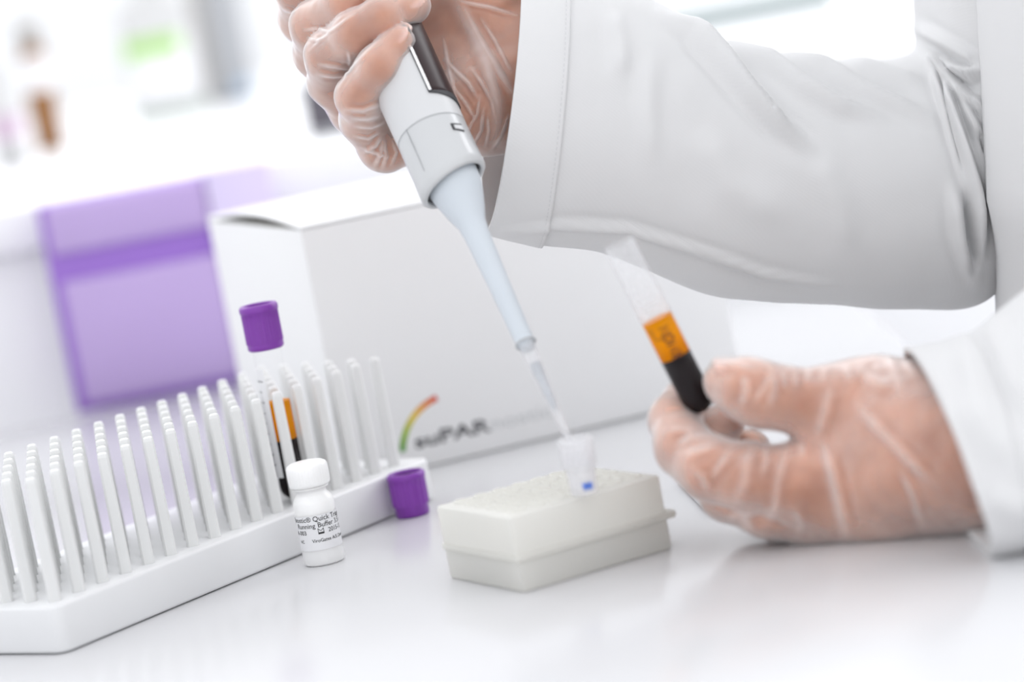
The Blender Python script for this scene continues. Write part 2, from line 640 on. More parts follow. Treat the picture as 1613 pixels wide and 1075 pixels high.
# ------------------------------------------------------------------ caps and tubes
def cap_geo(F, r_top, r_low, h, rib=24, rib_from=0.0, rib_to=0.0, wall=0.0016):
    """ribbed stopper cap standing with z up; hollow at the top"""
    def rf(a, z):
        if rib_from < z < rib_to:
            return 1 + 0.028 * (1 if (a * rib / (2 * math.pi)) % 1 < 0.5 else -0.4)
        return 1
    prof = [(0.0001, 0.0), (r_low - 0.0008, 0.0), (r_low, 0.0008), (r_low, rib_from - 0.0006),
            (r_top - 0.0007, rib_from), (r_top - 0.0006, rib_from + 0.0004)]
    for q in np.linspace(rib_from + 0.0006, rib_to - 0.0002, 5):
        prof.append((r_top - 0.0006, q))
    prof += [(r_top - 0.0002, rib_to + 0.0002), (r_top, rib_to + 0.0008), (r_top, h - 0.0010), (r_top - 0.0008, h),
             (r_top - wall, h), (r_top - wall - 0.0005, h - 0.0008), (r_top - wall - 0.0007, h - 0.006),
             (0.0001, h - 0.006)]
    return lathe(F, prof, 144, rf)


cp = onz(651, 812)
FC = frame(cp, (0, 0, 1))
lc = root('tube_cap', 'loose purple tube cap standing open on the table beside the vial', 'cap', cp)
v, f = cap_geo(FC, 0.0089, 0.0078, 0.0203, 18, 0.0052, 0.0172)
mk('shell', v, f, M['purple_cap'], lc)
v, f = lathe(FC, [(0.0001, 0.0146), (0.0060, 0.0146), (0.0063, 0.0185)], 40)
mk('stopper_recess', v, f, M['purple_in'], lc)

LETTERS = {'wave': [(0, 0), (.3, .8), (.6, 0), (.9, .8), (1.2, 0)]}


def tube_glass(F, r, ln, wall=0.0009, z0=0.0):
    prof = []
    for q in np.linspace(0, math.pi / 2, 8):
        prof.append((max(r * math.sin(q), 1e-5), r - r * math.cos(q)))
    prof += [(r, ln * .5), (r, ln - 0.0006), (r - 0.0003, ln), (r - wall, ln), (r - wall, ln - 0.004)]
    return lathe(F, prof, 56)


def liquid(F, r, z0, z1, bottom=True):
    prof = []
    if bottom:
        for q in np.linspace(0, math.pi / 2, 7):
            prof.append((max(r * math.sin(q), 1e-5), z0 + r - r * math.cos(q)))
    else:
        prof += [(1e-5, z0), (r, z0)]
    prof += [(r, z1), (r - 0.0008, z1 - 0.0003), (1e-5, z1 - 0.0004)]
    return lathe(F, prof, 48)


# tube standing in the rack
tp = RO + RU * RS * 11.5 + RV * RS * 0.5 + np.array([0, 0, RBZ])
FT = frame(tp, (0, 0, 1), CR)
toward = math.atan2(np.dot(nrm(CC - tp), FT[2]), np.dot(nrm(CC - tp), FT[1]))
bt = root('blood_tube', 'capped blood tube with purple cap standing between the rack pegs', 'tube', tp)
v, f = tube_glass(FT, 0.0064, 0.078)
mk('tube_wall', v, f, M['tube'], bt)
v, f = liquid(FT, 0.0060, 0.0011, 0.0285)
mk('blood', v, f, M['blood'], bt, label='nearly black blood layer')
v, f = liquid(FT, 0.0060, 0.02845, 0.046, False)
mk('plasma', v, f, M['plasma'], bt, label='amber plasma layer')
FCAP = (tp + np.array([0, 0, 0.0700]), FT[1], FT[2], FT[3])
v, f = cap_geo(FCAP, 0.0088, 0.0082, 0.0205, 40, 0.0030, 0.0170)
capo = mk('cap', v, f, M['purple_cap'], bt)
v, f = lathe(FT, [(0.00655, 0.012), (0.00655, 0.062)], 20, None, toward - 2.0, toward - 0.55)
lb = mk('label', v, f, M['label'], bt, label='white paper label on the side')
geo = []
for k in range(9):
    z = 0.018 + k * 0.0048
    V2, F2 = ribbon([(q * 0.0005, random.uniform(-.0004, .0004)) for q in range(random.randint(5, 11))], 0.0004)
    geo.append((cyl_map(FT, 0.00662, V2, toward - 1.5, z), F2))
v, f = join_geo(geo)
mk('print', v, f, M['ink_dark'], lb)

# tube held in the lower hand
tA, tB = at(1110, 652, 1198), at(975, 384, 1186)
FH = frame(tA, tB - tA, CR)
LT = np.linalg.norm(tB - tA)
th = math.atan2(np.dot(nrm(CC - tA), FH[2]), np.dot(nrm(CC - tA), FH[1]))
ht = root('sample_tube', 'open sample tube of amber plasma over black blood held in the lower hand', 'tube', tA)
v, f = tube_glass(FH, 0.00665, LT)
mk('tube_wall', v, f, M['tube'], ht)
zb, zp = LT * 0.345, LT * 0.562
v, f = liquid(FH, 0.0062, 0.0009, zb)
mk('blood', v, f, M['blood'], ht, label='nearly black blood layer')
v, f = liquid(FH, 0.0062, zb - 0.00005, zp, False)
mk('plasma', v, f, M['plasma'], ht, label='amber plasma layer')
v, f = lathe(FH, [(0.0061, zp + 0.0004), (0.0061, LT - 0.0004), (0.0064, LT + 0.0002)], 40)
mk('frosted_upper_wall', v, f, M['tube_frost'], ht)
v, f = lathe(FH, [(0.00672, zp + 0.0012), (0.00672, LT * 0.695)], 28, None, th - 1.25, th + 1.25)
hl = mk('label', v, f, M['tube_frost'], ht, label='faint frosted label strip')
geo = []
for k in range(3):
    V2, F2 = ribbon([(q * 0.0006, 0.0003 * math.sin(q * 1.7 + k)) for q in range(12)], 0.0003)
    geo.append((cyl_map(FH, 0.0068, V2, th - 0.55, zp + 0.0035 + k * 0.0028), F2))
v, f = join_geo(geo)
mk('print', v, f, M['ink_light'], hl)
# handwriting running down the tube: N O M 8
strokes = {'N': [(0, 0), (0, 1), (.7, 0), (.7, 1)], 'O': [(.35 + .35 * math.cos(q), .5 + .5 * math.sin(q)) for q in np.linspace(0, 6.28, 12)],
           'M': [(0, 0), (0.05, 1), (.4, .2), (.75, 1), (.8, 0)],
           '8': [(.3 + .28 * math.sin(2 * q), .5 + .5 * math.cos(q)) for q in np.linspace(0, 6.28, 18)]}
geo = []
xx = 0.0
for ch in 'NOM8':
    s = np.array(strokes[ch])
    p2 = np.stack([-0.0012 + s[:, 1] * 0.0040, zp - 0.0032 - (xx + s[:, 0]) * 0.0036], 1)   # reads downwards
    V2, F2 = ribbon(p2, 0.0006)
    geo.append((cyl_map(FH, 0.00674, V2, th - 0.0, 0.0), F2))
    xx += 1.0 if ch != 'M' else 1.15
geo.append((lambda q: (cyl_map(FH, 0.00674, q[0], th - 0.75, 0.0), q[1]))(
    ribbon([(0.000, zp - 0.002), (0.0005, zp - 0.0065), (0.0028, zp - 0.0072), (0.0048, zp - 0.0055)], 0.0004)))
v, f = join_geo(geo)
mk('handwriting', v, f, M['ink_tube'], ht)

# ------------------------------------------------------------------ small vial with printed label
vp = onz(512, 886)
FV = frame(vp, (0, 0, 1), CR)
tv = math.atan2(np.dot(nrm(CC - vp), FV[2]), np.dot(nrm(CC - vp), FV[1]))
vi = root('buffer_vial', 'small milky white screw-cap vial with a black printed label', 'vial', vp)
R0 = 0.0090
v, f = lathe(FV, [(1e-5, 0.0008), (R0 - 0.002, 0.0006), (R0 - 0.0008, 0.0), (R0, 0.001), (R0, 0.027), (R0 - 0.0004, 0.0285),
                  (R0 - 0.0016, 0.0304), (R0 - 0.0024, 0.0312), (R0 - 0.0026, 0.0330), (R0 - 0.0012, 0.0334),
                  (R0 - 0.0010, 0.0340), (R0 - 0.0026, 0.0344), (R0 - 0.003, 0.0405)], 72)
mk('body', v, f, M['vial'], vi)


def knurl(a, z):
    return 1 + 0.012 * math.cos(a * 40) if 0.0352 < z < 0.0432 else 1


v, f = lathe(FV, [(R0 - 0.003, 0.0346), (R0 - 0.0004, 0.0346), (R0, 0.0352), (R0, 0.0360), (R0 + .0001, 0.0395), (R0, 0.0430),
                  (R0 - 0.0004, 0.0440), (R0 - 0.0018, 0.0448), (R0 - 0.004, 0.0450), (1e-5, 0.0450)], 160, knurl)
mk('screw_cap', v, f, M['vial'], vi)
v, f = lathe(FV, [(R0 + 0.00008, 0.0072), (R0 + 0.00008, 0.0225)], 60, None, tv - 2.6, tv + 2.6)
la = mk('label', v, f, M['label'], vi)
geo = []
RL = R0 + 0.00014
for body, size, x0, z, al in (('suPARnostic®', 0.0030, -0.0027, 0.0200, 'RIGHT'), ('Quick Triage', 0.0031, -0.0019, 0.0200, 'LEFT'),
                              ('Running', 0.0030, -0.0012, 0.0172, 'RIGHT'), ('Buffer 3.5 ml', 0.0031, -0.0002, 0.0172, 'LEFT'),
                              ('A-003', 0.0027, -0.0058, 0.0144, 'RIGHT'), ('2015-12', 0.0027, 0.0042, 0.0144, 'LEFT'),
                              ('HC', 0.0019, -0.0080, 0.0108, 'RIGHT'), ('ViroGates A/S Denmark', 0.0021, -0.0038, 0.0108, 'LEFT')):
    V2, F2 = text_geo(body, size, 0.00002, al)
    V2 = V2.copy()
    V2[:, 0] += x0
    geo.append((cyl_map(FV, RL, V2, tv, z), F2))
# the small cup-shaped symbol
for pl, w_ in (([(0, .0), (0, .0012), (0, .0026), (.0003, .0022), (.0007, .0017), (.0012, .0015), (.0017, .0017), (.0021, .0022), (.0024, .0026), (.0024, .0012), (.0024, 0)], .00026),
               ([(.0024 * q / 8, .0004) for q in range(9)], .0008)):
    V2, F2 = ribbon(pl, w_)
    V2[:, 0] -= 0.0003
    geo.append((cyl_map(FV, RL, V2, tv, 0.0142), F2))
v, f = join_geo(geo)
mk('print', v, f, M['ink_black'], la)

# ------------------------------------------------------------------ kit carton
bFL = onz(551, 766)
bd = nrm(np.array([0.951, 0.309, 0]))
bv = np.array([-bd[1], bd[0], 0])
BF = (bFL, bd, bv, np.array([0, 0, 1.0]))
BW, BD, BH = 0.215, 0.195, 0.130
bx = root('kit_carton', 'large white kit carton with a rainbow arc logo behind the rack', 'box', bFL + bd * BW / 2 + bv * BD / 2)
mk_bm('carton_body', box_bm(BF, (0, 0, 0.0004), (BW, BD, BH - 0.001), 0.0007), M['carton'], bx)
# lid: sheet whose left edge bows up
n1, n2 = 24, 12
V, Fc = [], []
for top in (1, 0):
    for i in range(n1 + 1):
        for j in range(n2 + 1):
            x, y = BW * i / n1, BD * j / n2
            bow = 0.0042 * math.sin(math.pi * min(1, max(0, (j / n2 * 1.12 - 0.02)))) * max(0, 1 - i / n1 * 2.2) ** 1.5
            V.append((x, y, BH - 0.0006 + bow + (0.0012 if top else 0)))
N = (n1 + 1) * (n2 + 1)
ix = lambda t, i, j: t * N + i * (n2 + 1) + j
for i in range(n1):
    for j in range(n2):
        Fc.append((ix(0, i, j), ix(0, i + 1, j), ix(0, i + 1, j + 1), ix(0, i, j + 1)))
        Fc.append((ix(1, i, j), ix(1, i, j + 1), ix(1, i + 1, j + 1), ix(1, i + 1, j)))
for i in range(n1):
    Fc.append((ix(0, i, 0), ix(1, i, 0), ix(1, i + 1, 0), ix(0, i + 1, 0)))
    Fc.append((ix(0, i, n2), ix(0, i + 1, n2), ix(1, i + 1, n2), ix(1, i, n2)))
for j in range(n2):
    Fc.append((ix(0, 0, j), ix(0, 0, j + 1), ix(1, 0, j + 1), ix(1, 0, j)))
    Fc.append((ix(0, n1, j), ix(1, n1, j), ix(1, n1, j + 1), ix(0, n1, j + 1)))
mk('lid', fpt(BF, np.array(V)), Fc, M['carton'], bx, smooth=False)
mk_bm('flap_gap_shade', box_bm(BF, (0.0006, 0.008, BH - 0.004), (0.02, BD - 0.012, BH - 0.0008)), M['gap_shade'], bx, label='dark block painted as the shade in the gap under the bowed lid')  # dark block puts the shade of the lid gap into colour


def on_front(x, y):
    """box-front coordinates (metres from the lower left corner) of a pixel"""
    r = CF + CR * ((x - W / 2) / FPX) - CU * ((y - H / 2) / FPX)
    n = -bv
    t = np.dot(bFL - CC, n) / np.dot(r, n)
    p = CC + r * t - bFL
    return np.array([np.dot(p, bd), p[2]])


def front_map(V2):
    return fpt(BF, np.stack([V2[:, 0], np.full(len(V2), -0.00025), V2[:, 1]], 1))


# rainbow arc: through three pixels
pa, pb, pc = on_front(634, 712), on_front(648, 662), on_front(688, 627)
A_ = np.array([2 * (pb - pa), 2 * (pc - pa)])
cen = np.linalg.solve(A_, np.array([pb @ pb - pa @ pa, pc @ pc - pa @ pa]))
rad = np.linalg.norm(pa - cen)
a0 = math.atan2(*(pa - cen)[::-1]) % (2 * math.pi)
a1 = math.atan2(*(pc - cen)[::-1]) % (2 * math.pi)
arc_pts = [cen + rad * np.array([math.cos(q), math.sin(q)]) for q in np.linspace(a0, a1, 30)]
V2, F2 = ribbon(arc_pts, 0.0030)


def arc_mat():
    m = mat('rainbow_print', (1, 1, 1), 0.55)
    nt = m.node_tree
    at_ = nt.nodes.new('ShaderNodeAttribute')
    at_.attribute_name = 'along'
    cr = nt.nodes.new('ShaderNodeValToRGB')
    e = cr.color_ramp.elements
    e[0].position, e[0].color = 0.0, (0.03, 0.25, 0.01, 1)
    e[1].position, e[1].color = 1.0, (0.60, 0.015, 0.005, 1)
    for p_, c_ in ((0.28, (0.26, 0.42, 0.005, 1)), (0.55, (0.68, 0.48, 0.005, 1)), (0.78, (0.70, 0.22, 0.005, 1))):
        q = e.new(p_)
        q.color = c_
    nt.links.new(at_.outputs['Fac'], cr.inputs[0])
    nt.links.new(cr.outputs[0], nt.nodes['Principled BSDF'].inputs['Base Color'])
    return m


ao = mk('arc_logo', front_map(V2), F2, arc_mat(), bx, label='green to red rainbow arc')
at_ = ao.data.attributes.new('along', 'FLOAT', 'POINT')
at_.data.foreach_set('value', np.repeat(np.linspace(0, 1, 30), 2).astype(np.float32))
tx0, tx1, tx2 = on_front(655, 707), on_front(775, 675), on_front(872, 652)
for body, p0, p1, m_, bold in (('suPAR', tx0, tx1, M['ink_dark'], 0.00022), ('nostic', tx1, tx2, M['ink_light'], 0.0)):
    V2, F2 = text_geo(body, 0.0100, bold)
    w_ = V2[:, 0].max() - V2[:, 0].min()
    sc = (p1[0] - p0[0] - 0.0006) / w_
    V2 = V2.copy()
    V2[:, 0] = p0[0] + (V2[:, 0] - V2[:, 0].min()) * sc
    V2[:, 1] = tx0[1] + V2[:, 1] * 0.95
    mk('lettering', front_map(V2), F2, m_, bx)

# ------------------------------------------------------------------ milky well rack with micro tube
wL, wF, wR = onz(705, 912), onz(836, 927), onz(1064, 864)
_m, _r2 = (wL + wR) / 2, np.linalg.norm(wR - wL) / 2
wF = _m + nrm(wF - _m) * _r2
wd = nrm(wR - wF)
wv = np.array([-wd[1], wd[0], 0])
WL = np.linalg.norm(wR - wF)
WD = abs(np.dot(wL - wF, wv))
WRF = (wF, wd, wv, np.array([0, 0, 1.0]))
wr = root('well_rack', 'low milky translucent well rack under the pipette tip', 'rack', wF + wd * WL / 2 + wv * WD / 2)
WH = 0.0305
mk_bm('lower_body', box_bm(WRF, (0.0005, 0.0005, 0.0003), (WL - 0.0005, WD - 0.0005, 0.0125), 0.0008, 2, vert_bev=0.002), M['wells'], wr)
mk_bm('flange', box_bm(WRF, (-0.0002, -0.0004, 0.0122), (WL + 0.0036, WD + 0.0004, 0.0150), 0.0006, 2, vert_bev=0.002), M['wells'], wr)
mk_bm('upper_body', box_bm(WRF, (0, 0, 0.0148), (WL - 0.001, WD - 0.001, WH), 0.0009, 2, vert_bev=0.002), M['wells'], wr)
NX, NY = int((WL - 0.004) / 0.009), int((WD - 0.004) / 0.009)
rim_v, rim_f = lathe((np.zeros(3), WF[1], WF[2], WF[3]), [(0.0026, 0.0), (0.0028, 0.0011), (0.0033, 0.0013), (0.0036, 0.0009), (0.0037, 0.0)], 20)
rim_me = bpy.data.meshes.new('well_rim')
rim_me.from_pydata(rim_v.tolist(), [], rim_f)
rim_me.polygons.foreach_set('use_smooth', [True] * len(rim_me.polygons))
rim_me.materials.append(M['wells'])
mx0, my0 = (WL - (NX - 1) * 0.009) / 2, (WD - (NY - 1) * 0.009) / 2
best, bd_ = None, 1e9
tgt = onz(922, 783, WH * 1000)
for i in range(NX):
    for j in range(NY):
        c = wF + wd * (mx0 + i * 0.009) + wv * (my0 + j * 0.009) + np.array([0, 0, WH])
        o = bpy.data.objects.new('well_rim', rim_me)
        COL.objects.link(o)
        o.parent = wr
        o.location = tuple(c - np.array([0, 0, 0.0001]) - np.array(wr.location))
        d_ = np.linalg.norm(c - tgt)
        if d_ < bd_:
            best, bd_ = c, d_
mt0 = np.array([tgt[0], tgt[1], WH])
FM = frame(mt0, (0, 0, 1), CR)
tm = math.atan2(np.dot(nrm(CC - mt0), FM[2]), np.dot(nrm(CC - mt0), FM[1]))
mc = root('micro_tube', 'open frosted micro tube with blue writing standing in the milky rack', 'tube', mt0)
v, f = lathe(FM, [(0.0052, 0.0014), (0.0054, 0.0020), (0.0056, 0.0090), (0.0058, 0.0118), (0.0067, 0.0124), (0.0069, 0.0130), (0.0067, 0.0205),
                  (0.0070, 0.0210), (0.0070, 0.0232), (0.0066, 0.0238), (0.0058, 0.0236), (0.0055, 0.0225), (0.0050, 0.0100), (0.0046, 0.0016)], 48)
mk('tube_wall', v, f, M['micro'], mc)
for k, z in enumerate((0.0142, 0.0164, 0.0186)):
    v, f = lathe(FM, [(0.0066, z - 0.0006), (0.0073, z), (0.0066, z + 0.0006)], 40)
    mk('screw_thread', v, f, M['micro'], mc)
geo = []
for k in range(6):
    pl = [(0.0006 * q - 0.0015 + 0.0004 * math.sin(q * 2 + k), 0.0045 + 0.0009 * math.sin(q * 2.3 + k * 1.9) + 0.0004 * k) for q in range(7)]
    V2, F2 = ribbon(pl, 0.0006)
    geo.append((cyl_map(FM, 0.00575, V2, tm + 0.25, -0.0005), F2))
v, f = join_geo(geo)
mk('handwriting', v, f, M['ink_blue'], mc, label='small blue pen scribble')

# ------------------------------------------------------------------ thin white tray lid under the far side of the hand
tc0, tc1 = onz(1109, 807), onz(1058, 752)
td = nrm(tc1 - tc0)
tx = np.array([td[1], -td[0], 0])
TF = (tc0, tx, td, np.array([0, 0, 1.0]))
mk_o = mk_bm('tray_lid', box_bm(TF, (0, 0, 0.0003), (0.085, 0.075, 0.0042), 0.0008, 2, vert_bev=0.002), M['rack'])
tag(mk_o, 'thin white tray lid lying flat on the table behind the lower hand', 'lid')

# ------------------------------------------------------------------ pipette
PT = at(899, 699, float((mt0 + np.array([0, 0, 0.022]) - CC) @ CF) * 1000)
tipd = float((PT - CC) @ CF) * 1000
PC = at(716, 292, tipd + 60)
FP = frame(PT, PC - PT, CR)
# make local +x point to the image right and local -y face the camera
SC = np.linalg.norm(PC - PT)          # tip to the middle of the collar mouth


def s_of(y):
    """length along the axis for a pixel row"""
    lo, hi = -0.05, 0.4
    for _ in range(40):
        mid = (lo + hi) / 2
        if proj(PT + FP[3] * mid)[1] > y:
            lo = mid
        else:
            hi = mid
    return lo


pp = root('pipette', 'white single-channel pipette gripped in the upper hand', 'pipette', PT)
y_ring, y_sh = 543, 352
s0, s1, s2, s3 = s_of(y_ring), s_of(y_sh), s_of(300), s_of(268)
v, f = lathe(FP, [(0.0010, 0.0), (0.0013, 0.0002), (0.0017, s0 * 0.33), (0.0030, s0 * 0.90), (0.0031, s0 * 0.93), (0.0034, s0), (0.0036, s0 + 0.002)], 40)
tipo = mk('disposable_tip', v, f, M['tipclear'], pp)
sl0, sl1 = s_of(643), s_of(574)
v, f = lathe(FP, [(1e-5, sl0 - 0.0015), (0.0012, sl0), (0.0021, sl1), (1e-5, sl1 + 0.0002)], 24)
mk('liquid', v, f, M['tipliq'], tipo)
v, f = lathe(FP, [(1e-5, s0 - 0.002), (0.0030, s0 - 0.002), (0.0031, s0), (0.0039, s0 + 0.0002), (0.0040, s0 + 0.0009), (0.0038, s0 + 0.0013),
                  (0.0039, s0 + 0.003), (0.0045, s0 + (s1 - s0) * .5), (0.0053, s1 - 0.006), (0.0060, s1), (0.0082, s1 + 0.0065),
                  (0.0103, s2 - 0.003), (0.0112, s2 + 0.001), (0.0113, s2 + 0.006), (0.0113, s3 + 0.02)], 56)
mk('shaft', v, f, M['pip_shaft'], pp)
v, f = lathe(FP, [(0.00425, s0 + 0.0002), (0.0043, s0 + 0.0008), (0.0040, s0 + 0.0011)], 40)
mk('shaft_ring', v, f, M['seam_grey'], pp)
sA, sB = s_of(291), s_of(214)
RB = 0.0150


def lip(a):
    # mouth of the collar dips lower on the camera-left side
    return 0.0035 * math.cos(a - math.radians(200))


V, Fc = [], []
prf = [(0.0127, 0.010), (0.0127, 0.0006), (0.0131, -0.0004), (0.0144, -0.0004), (RB + 0.0002, 0.0006), (RB + 0.0003, 0.004), (RB + 0.0001, 0.012), (RB, sB - sA)]
sg = 72
for r_, z_ in prf:
    for k in range(sg):
        a = 2 * math.pi * k / sg
        zz = sA + z_ - lip(a) * (1 if z_ < 0.005 else max(0, 1 - (z_ - 0.005) / 0.012))
        V.append((r_ * math.cos(a), r_ * math.sin(a), zz))
for i in range(len(prf) - 1):
    for k in range(sg):
        Fc.append((i * sg + k, i * sg + (k + 1) % sg, (i + 1) * sg + (k + 1) % sg, (i + 1) * sg + k))
mk('collar', fpt(FP, np.array(V)), Fc, M['pip_collar'], pp)
V, Fc = [], []
for r_ in (0.0105, 0.0128):
    for k in range(sg):
        a = 2 * math.pi * k / sg
        V.append((r_ * math.cos(a), r_ * math.sin(a), sA + 0.0016 - lip(a)))
for k in range(sg):
    Fc.append((k, (k + 1) % sg, sg + (k + 1) % sg, sg + k))
v, f = fpt(FP, np.array(V)), Fc
mk('collar_gap', v, f, M['seam'], pp)
v, f = lathe(FP, [(RB + 0.00012, sB - 0.0003), (RB + 0.00012, sB + 0.0003)], 72)
mk('seam_ring', v, f, M['seam_grey'], pp)
s_top = sA + 0.135
v, f = lathe(FP, [(RB, sB), (RB + 0.0002, sB + 0.02), (RB, sB + 0.045), (0.0140, sB + 0.075), (0.0135, s_top - 0.008), (0.0125, s_top), (1e-5, s_top + 0.001)], 72)
mk('handle', v, f, M['pip'], pp)
v, f = lathe(FP, [(0.004, s_top), (0.004, s_top + 0.016), (0.0078, s_top + 0.017), (0.0080, s_top + 0.021), (0.0065, s_top + 0.0225), (1e-5, s_top + 0.0225)], 40)
mk('plunger', v, f, M['pip'], pp)
front = math.atan2(np.dot(-CF, FP[2]), np.dot(-CF, FP[1]))
sgn = 1 if math.cos(front + 0.5) > math.cos(front) else -1


def patch(name, a0, a1, za, zb, r, m_, slant=0.0, par=pp, na=24, nz=16):
    V, Fc = [], []
    for i in range(nz + 1):
        for k in range(na + 1):
            t = k / na
            a = front + sgn * (a0 + (a1 - a0) * t)
            z = (za - slant * t) + ((zb - (za - slant * t)) * i / nz)
            V.append((r * math.cos(a), r * math.sin(a), z))
    for i in range(nz):
        for k in range(na):
            q = (i * (na + 1) + k, i * (na + 1) + k + 1, (i + 1) * (na + 1) + k + 1, (i + 1) * (na + 1) + k)
            Fc.append(q if sgn > 0 else q[::-1])
    o = mk(name, fpt(FP, np.array(V)), Fc, m_, par)
    s = o.modifiers.new('thickness', 'SOLIDIFY')
    s.thickness = 0.0004
    s.offset = 1
    return o


zw0, zw1 = s_of(180), s_of(40)
dw = patch('display_window', 0.49, 1.85, zw0, zw1, RB + 0.0002, M['pip_dark'], 0.004)
patch('chrome_trim', 0.42, 0.50, zw0 + 0.0005, zw1 - 0.006, RB + 0.0004, M['chrome'], 0, dw)
patch('dark_trim', 0.40, 0.425, zw0 - 0.0005, zw1, RB + 0.0003, M['seam'], 0, dw)
patch('dark_edge', 0.42, 1.6, zw0 - 0.0006, zw0 + 0.0002, RB + 0.0003, M['seam'], 0.004, dw)
zb0 = s_of(241)
bt_ = patch('button', 0.62, 0.98, zb0, zb0 + 0.0032, RB + 0.0001, M['seam'], 0.0006)
patch('button_face', 0.68, 0.95, zb0 + 0.0003, zb0 + 0.0022, RB + 0.0004, M['pip'], 0.0005, bt_)
patch('mould_line', -0.62, -0.613, s_of(278), sB, RB + 0.0001, M['seam_grey'])

# ------------------------------------------------------------------ the person: sdf hands, gloves, lab coat
def smin(a, b, k):
    h = np.maximum(k - np.abs(a - b), 0) / k
    return np.minimum(a, b) - h * h * k * 0.25


class Grid:
    def __init__(s, lo, hi, h):
        s.lo, s.h = np.asarray(lo), h
        s.n = np.ceil((np.asarray(hi) - s.lo) / h).astype(int) + 1

    def sub(s, lo, hi):
        a = np.clip(np.floor((lo - s.lo) / s.h).astype(int), 0, s.n - 1)
        b = np.clip(np.ceil((hi - s.lo) / s.h).astype(int) + 1, 1, s.n)
        return tuple(slice(int(x), int(y)) for x, y in zip(a, b))

    def pts(s, sl):
        ax = [(s.lo[i] + s.h * np.arange(sl[i].start, sl[i].stop)).astype(np.float32) for i in range(3)]
        return np.meshgrid(*ax, indexing='ij')


def prim_eval(X, Y, Z, p):
    if p[0] == 'c':
        _, a, b, ra, rb = p
        ba = b - a
        L2 = max(float(ba @ ba), 1e-12)
        px, py, pz = X - a[0], Y - a[1], Z - a[2]
        t = np.clip((px * ba[0] + py * ba[1] + pz * ba[2]) / L2, 0, 1)
        return np.sqrt((px - t * ba[0]) ** 2 + (py - t * ba[1]) ** 2 + (pz - t * ba[2]) ** 2) - (ra + (rb - ra) * t)
    _, c, ax, r = p                    # ellipsoid with axes
    px, py, pz = X - c[0], Y - c[1], Z - c[2]
    k0 = k1 = 0
    for a, rr in zip(ax, r):
        q = (px * a[0] + py * a[1] + pz * a[2])
        k0 = k0 + (q / rr) ** 2
        k1 = k1 + (q / rr ** 2) ** 2
    k0 = np.sqrt(k0)
    return k0 * (k0 - 1) / np.maximum(np.sqrt(k1), 1e-6)


def prim_box(p):
    if p[0] == 'c':
        r = max(p[3], p[4])
        return np.minimum(p[1], p[2]) - r, np.maximum(p[1], p[2]) + r
    r = max(p[3])
    return p[1] - r, p[1] + r


def build_field(core, fingers, h, kc, kf, kj):
    allp = core + [q for f in fingers for q in f]
    lo = np.min([prim_box(p)[0] for p in allp], 0) - 0.006
    hi = np.max([prim_box(p)[1] for p in allp], 0) + 0.006
    g = Grid(lo, hi, h)
    X, Y, Z = g.pts(g.sub(lo, hi))
    C = np.full(X.shape, 0.05, np.float32)
    for p in core:
        b = prim_box(p)
        sl = g.sub(b[0] - 0.02, b[1] + 0.02)
        C[sl] = smin(C[sl], prim_eval(X[sl], Y[sl], Z[sl], p).astype(np.float32), kc)
    out = C.copy()
    for fin in fingers:
        lo_ = np.min([prim_box(p)[0] for p in fin], 0) - 0.012
        hi_ = np.max([prim_box(p)[1] for p in fin], 0) + 0.012
        sl = g.sub(lo_, hi_)
        d = None
        for p in fin:
            q = prim_eval(X[sl], Y[sl], Z[sl], p).astype(np.float32)
            k = 0.0012 if p[0] == 'e' else kj
            d = q if d is None else smin(d, q, k)
        out[sl] = np.minimum(out[sl], smin(C[sl], d, kf))
    return g, out


def surface_nets(g, Fd):
    s = Fd < 0
    nx, ny, nz = Fd.shape
    cnt = np.zeros((nx - 1, ny - 1, nz - 1), np.int8)
    offs = [(i, j, k) for i in (0, 1) for j in (0, 1) for k in (0, 1)]
    for i, j, k in offs:
        cnt += s[i:nx - 1 + i, j:ny - 1 + j, k:nz - 1 + k]
    act = (cnt > 0) & (cnt < 8)
    idx = np.argwhere(act)
    mp = np.full(act.shape, -1, np.int64)
    mp[act] = np.arange(len(idx))
    val = {o: Fd[idx[:, 0] + o[0], idx[:, 1] + o[1], idx[:, 2] + o[2]] for o in offs}
    acc = np.zeros((len(idx), 3))
    n = np.zeros(len(idx))
    for o in offs:
        for ax in range(3):
            if o[ax] == 0:
                o2 = tuple(1 if q == ax else o[q] for q in range(3))
                a, b = val[o], val[o2]
                cr = (a < 0) != (b < 0)
                t = np.where(cr, a / np.where(cr, a - b, 1), 0)
                p = np.tile(np.array(o, float), (len(idx), 1))
                p[:, ax] += t
                acc += p * cr[:, None]
                n += cr
    V = g.lo + (idx + acc / n[:, None]) * g.h
    Fc = []
    for ax in range(3):
        sl0 = [slice(None)] * 3
        sl1 = [slice(None)] * 3
        sl0[ax] = slice(0, -1)
        sl1[ax] = slice(1, None)
        ch = s[tuple(sl0)] != s[tuple(sl1)]
        e = np.argwhere(ch)
        b, c = (ax + 1) % 3, (ax + 2) % 3
        ok = (e[:, b] > 0) & (e[:, c] > 0) & (e[:, b] < Fd.shape[b] - 1) & (e[:, c] < Fd.shape[c] - 1)
        e = e[ok]
        q = []
        for db, dc in ((-1, -1), (0, -1), (0, 0), (-1, 0)):
            w = e.copy()
            w[:, b] += db
            w[:, c] += dc
            q.append(mp[w[:, 0], w[:, 1], w[:, 2]])
        q = np.stack(q, 1)
        flip = ~s[e[:, 0], e[:, 1], e[:, 2]]
        q[flip] = q[flip][:, ::-1]
        Fc.append(q)
    return V, np.vstack(Fc)


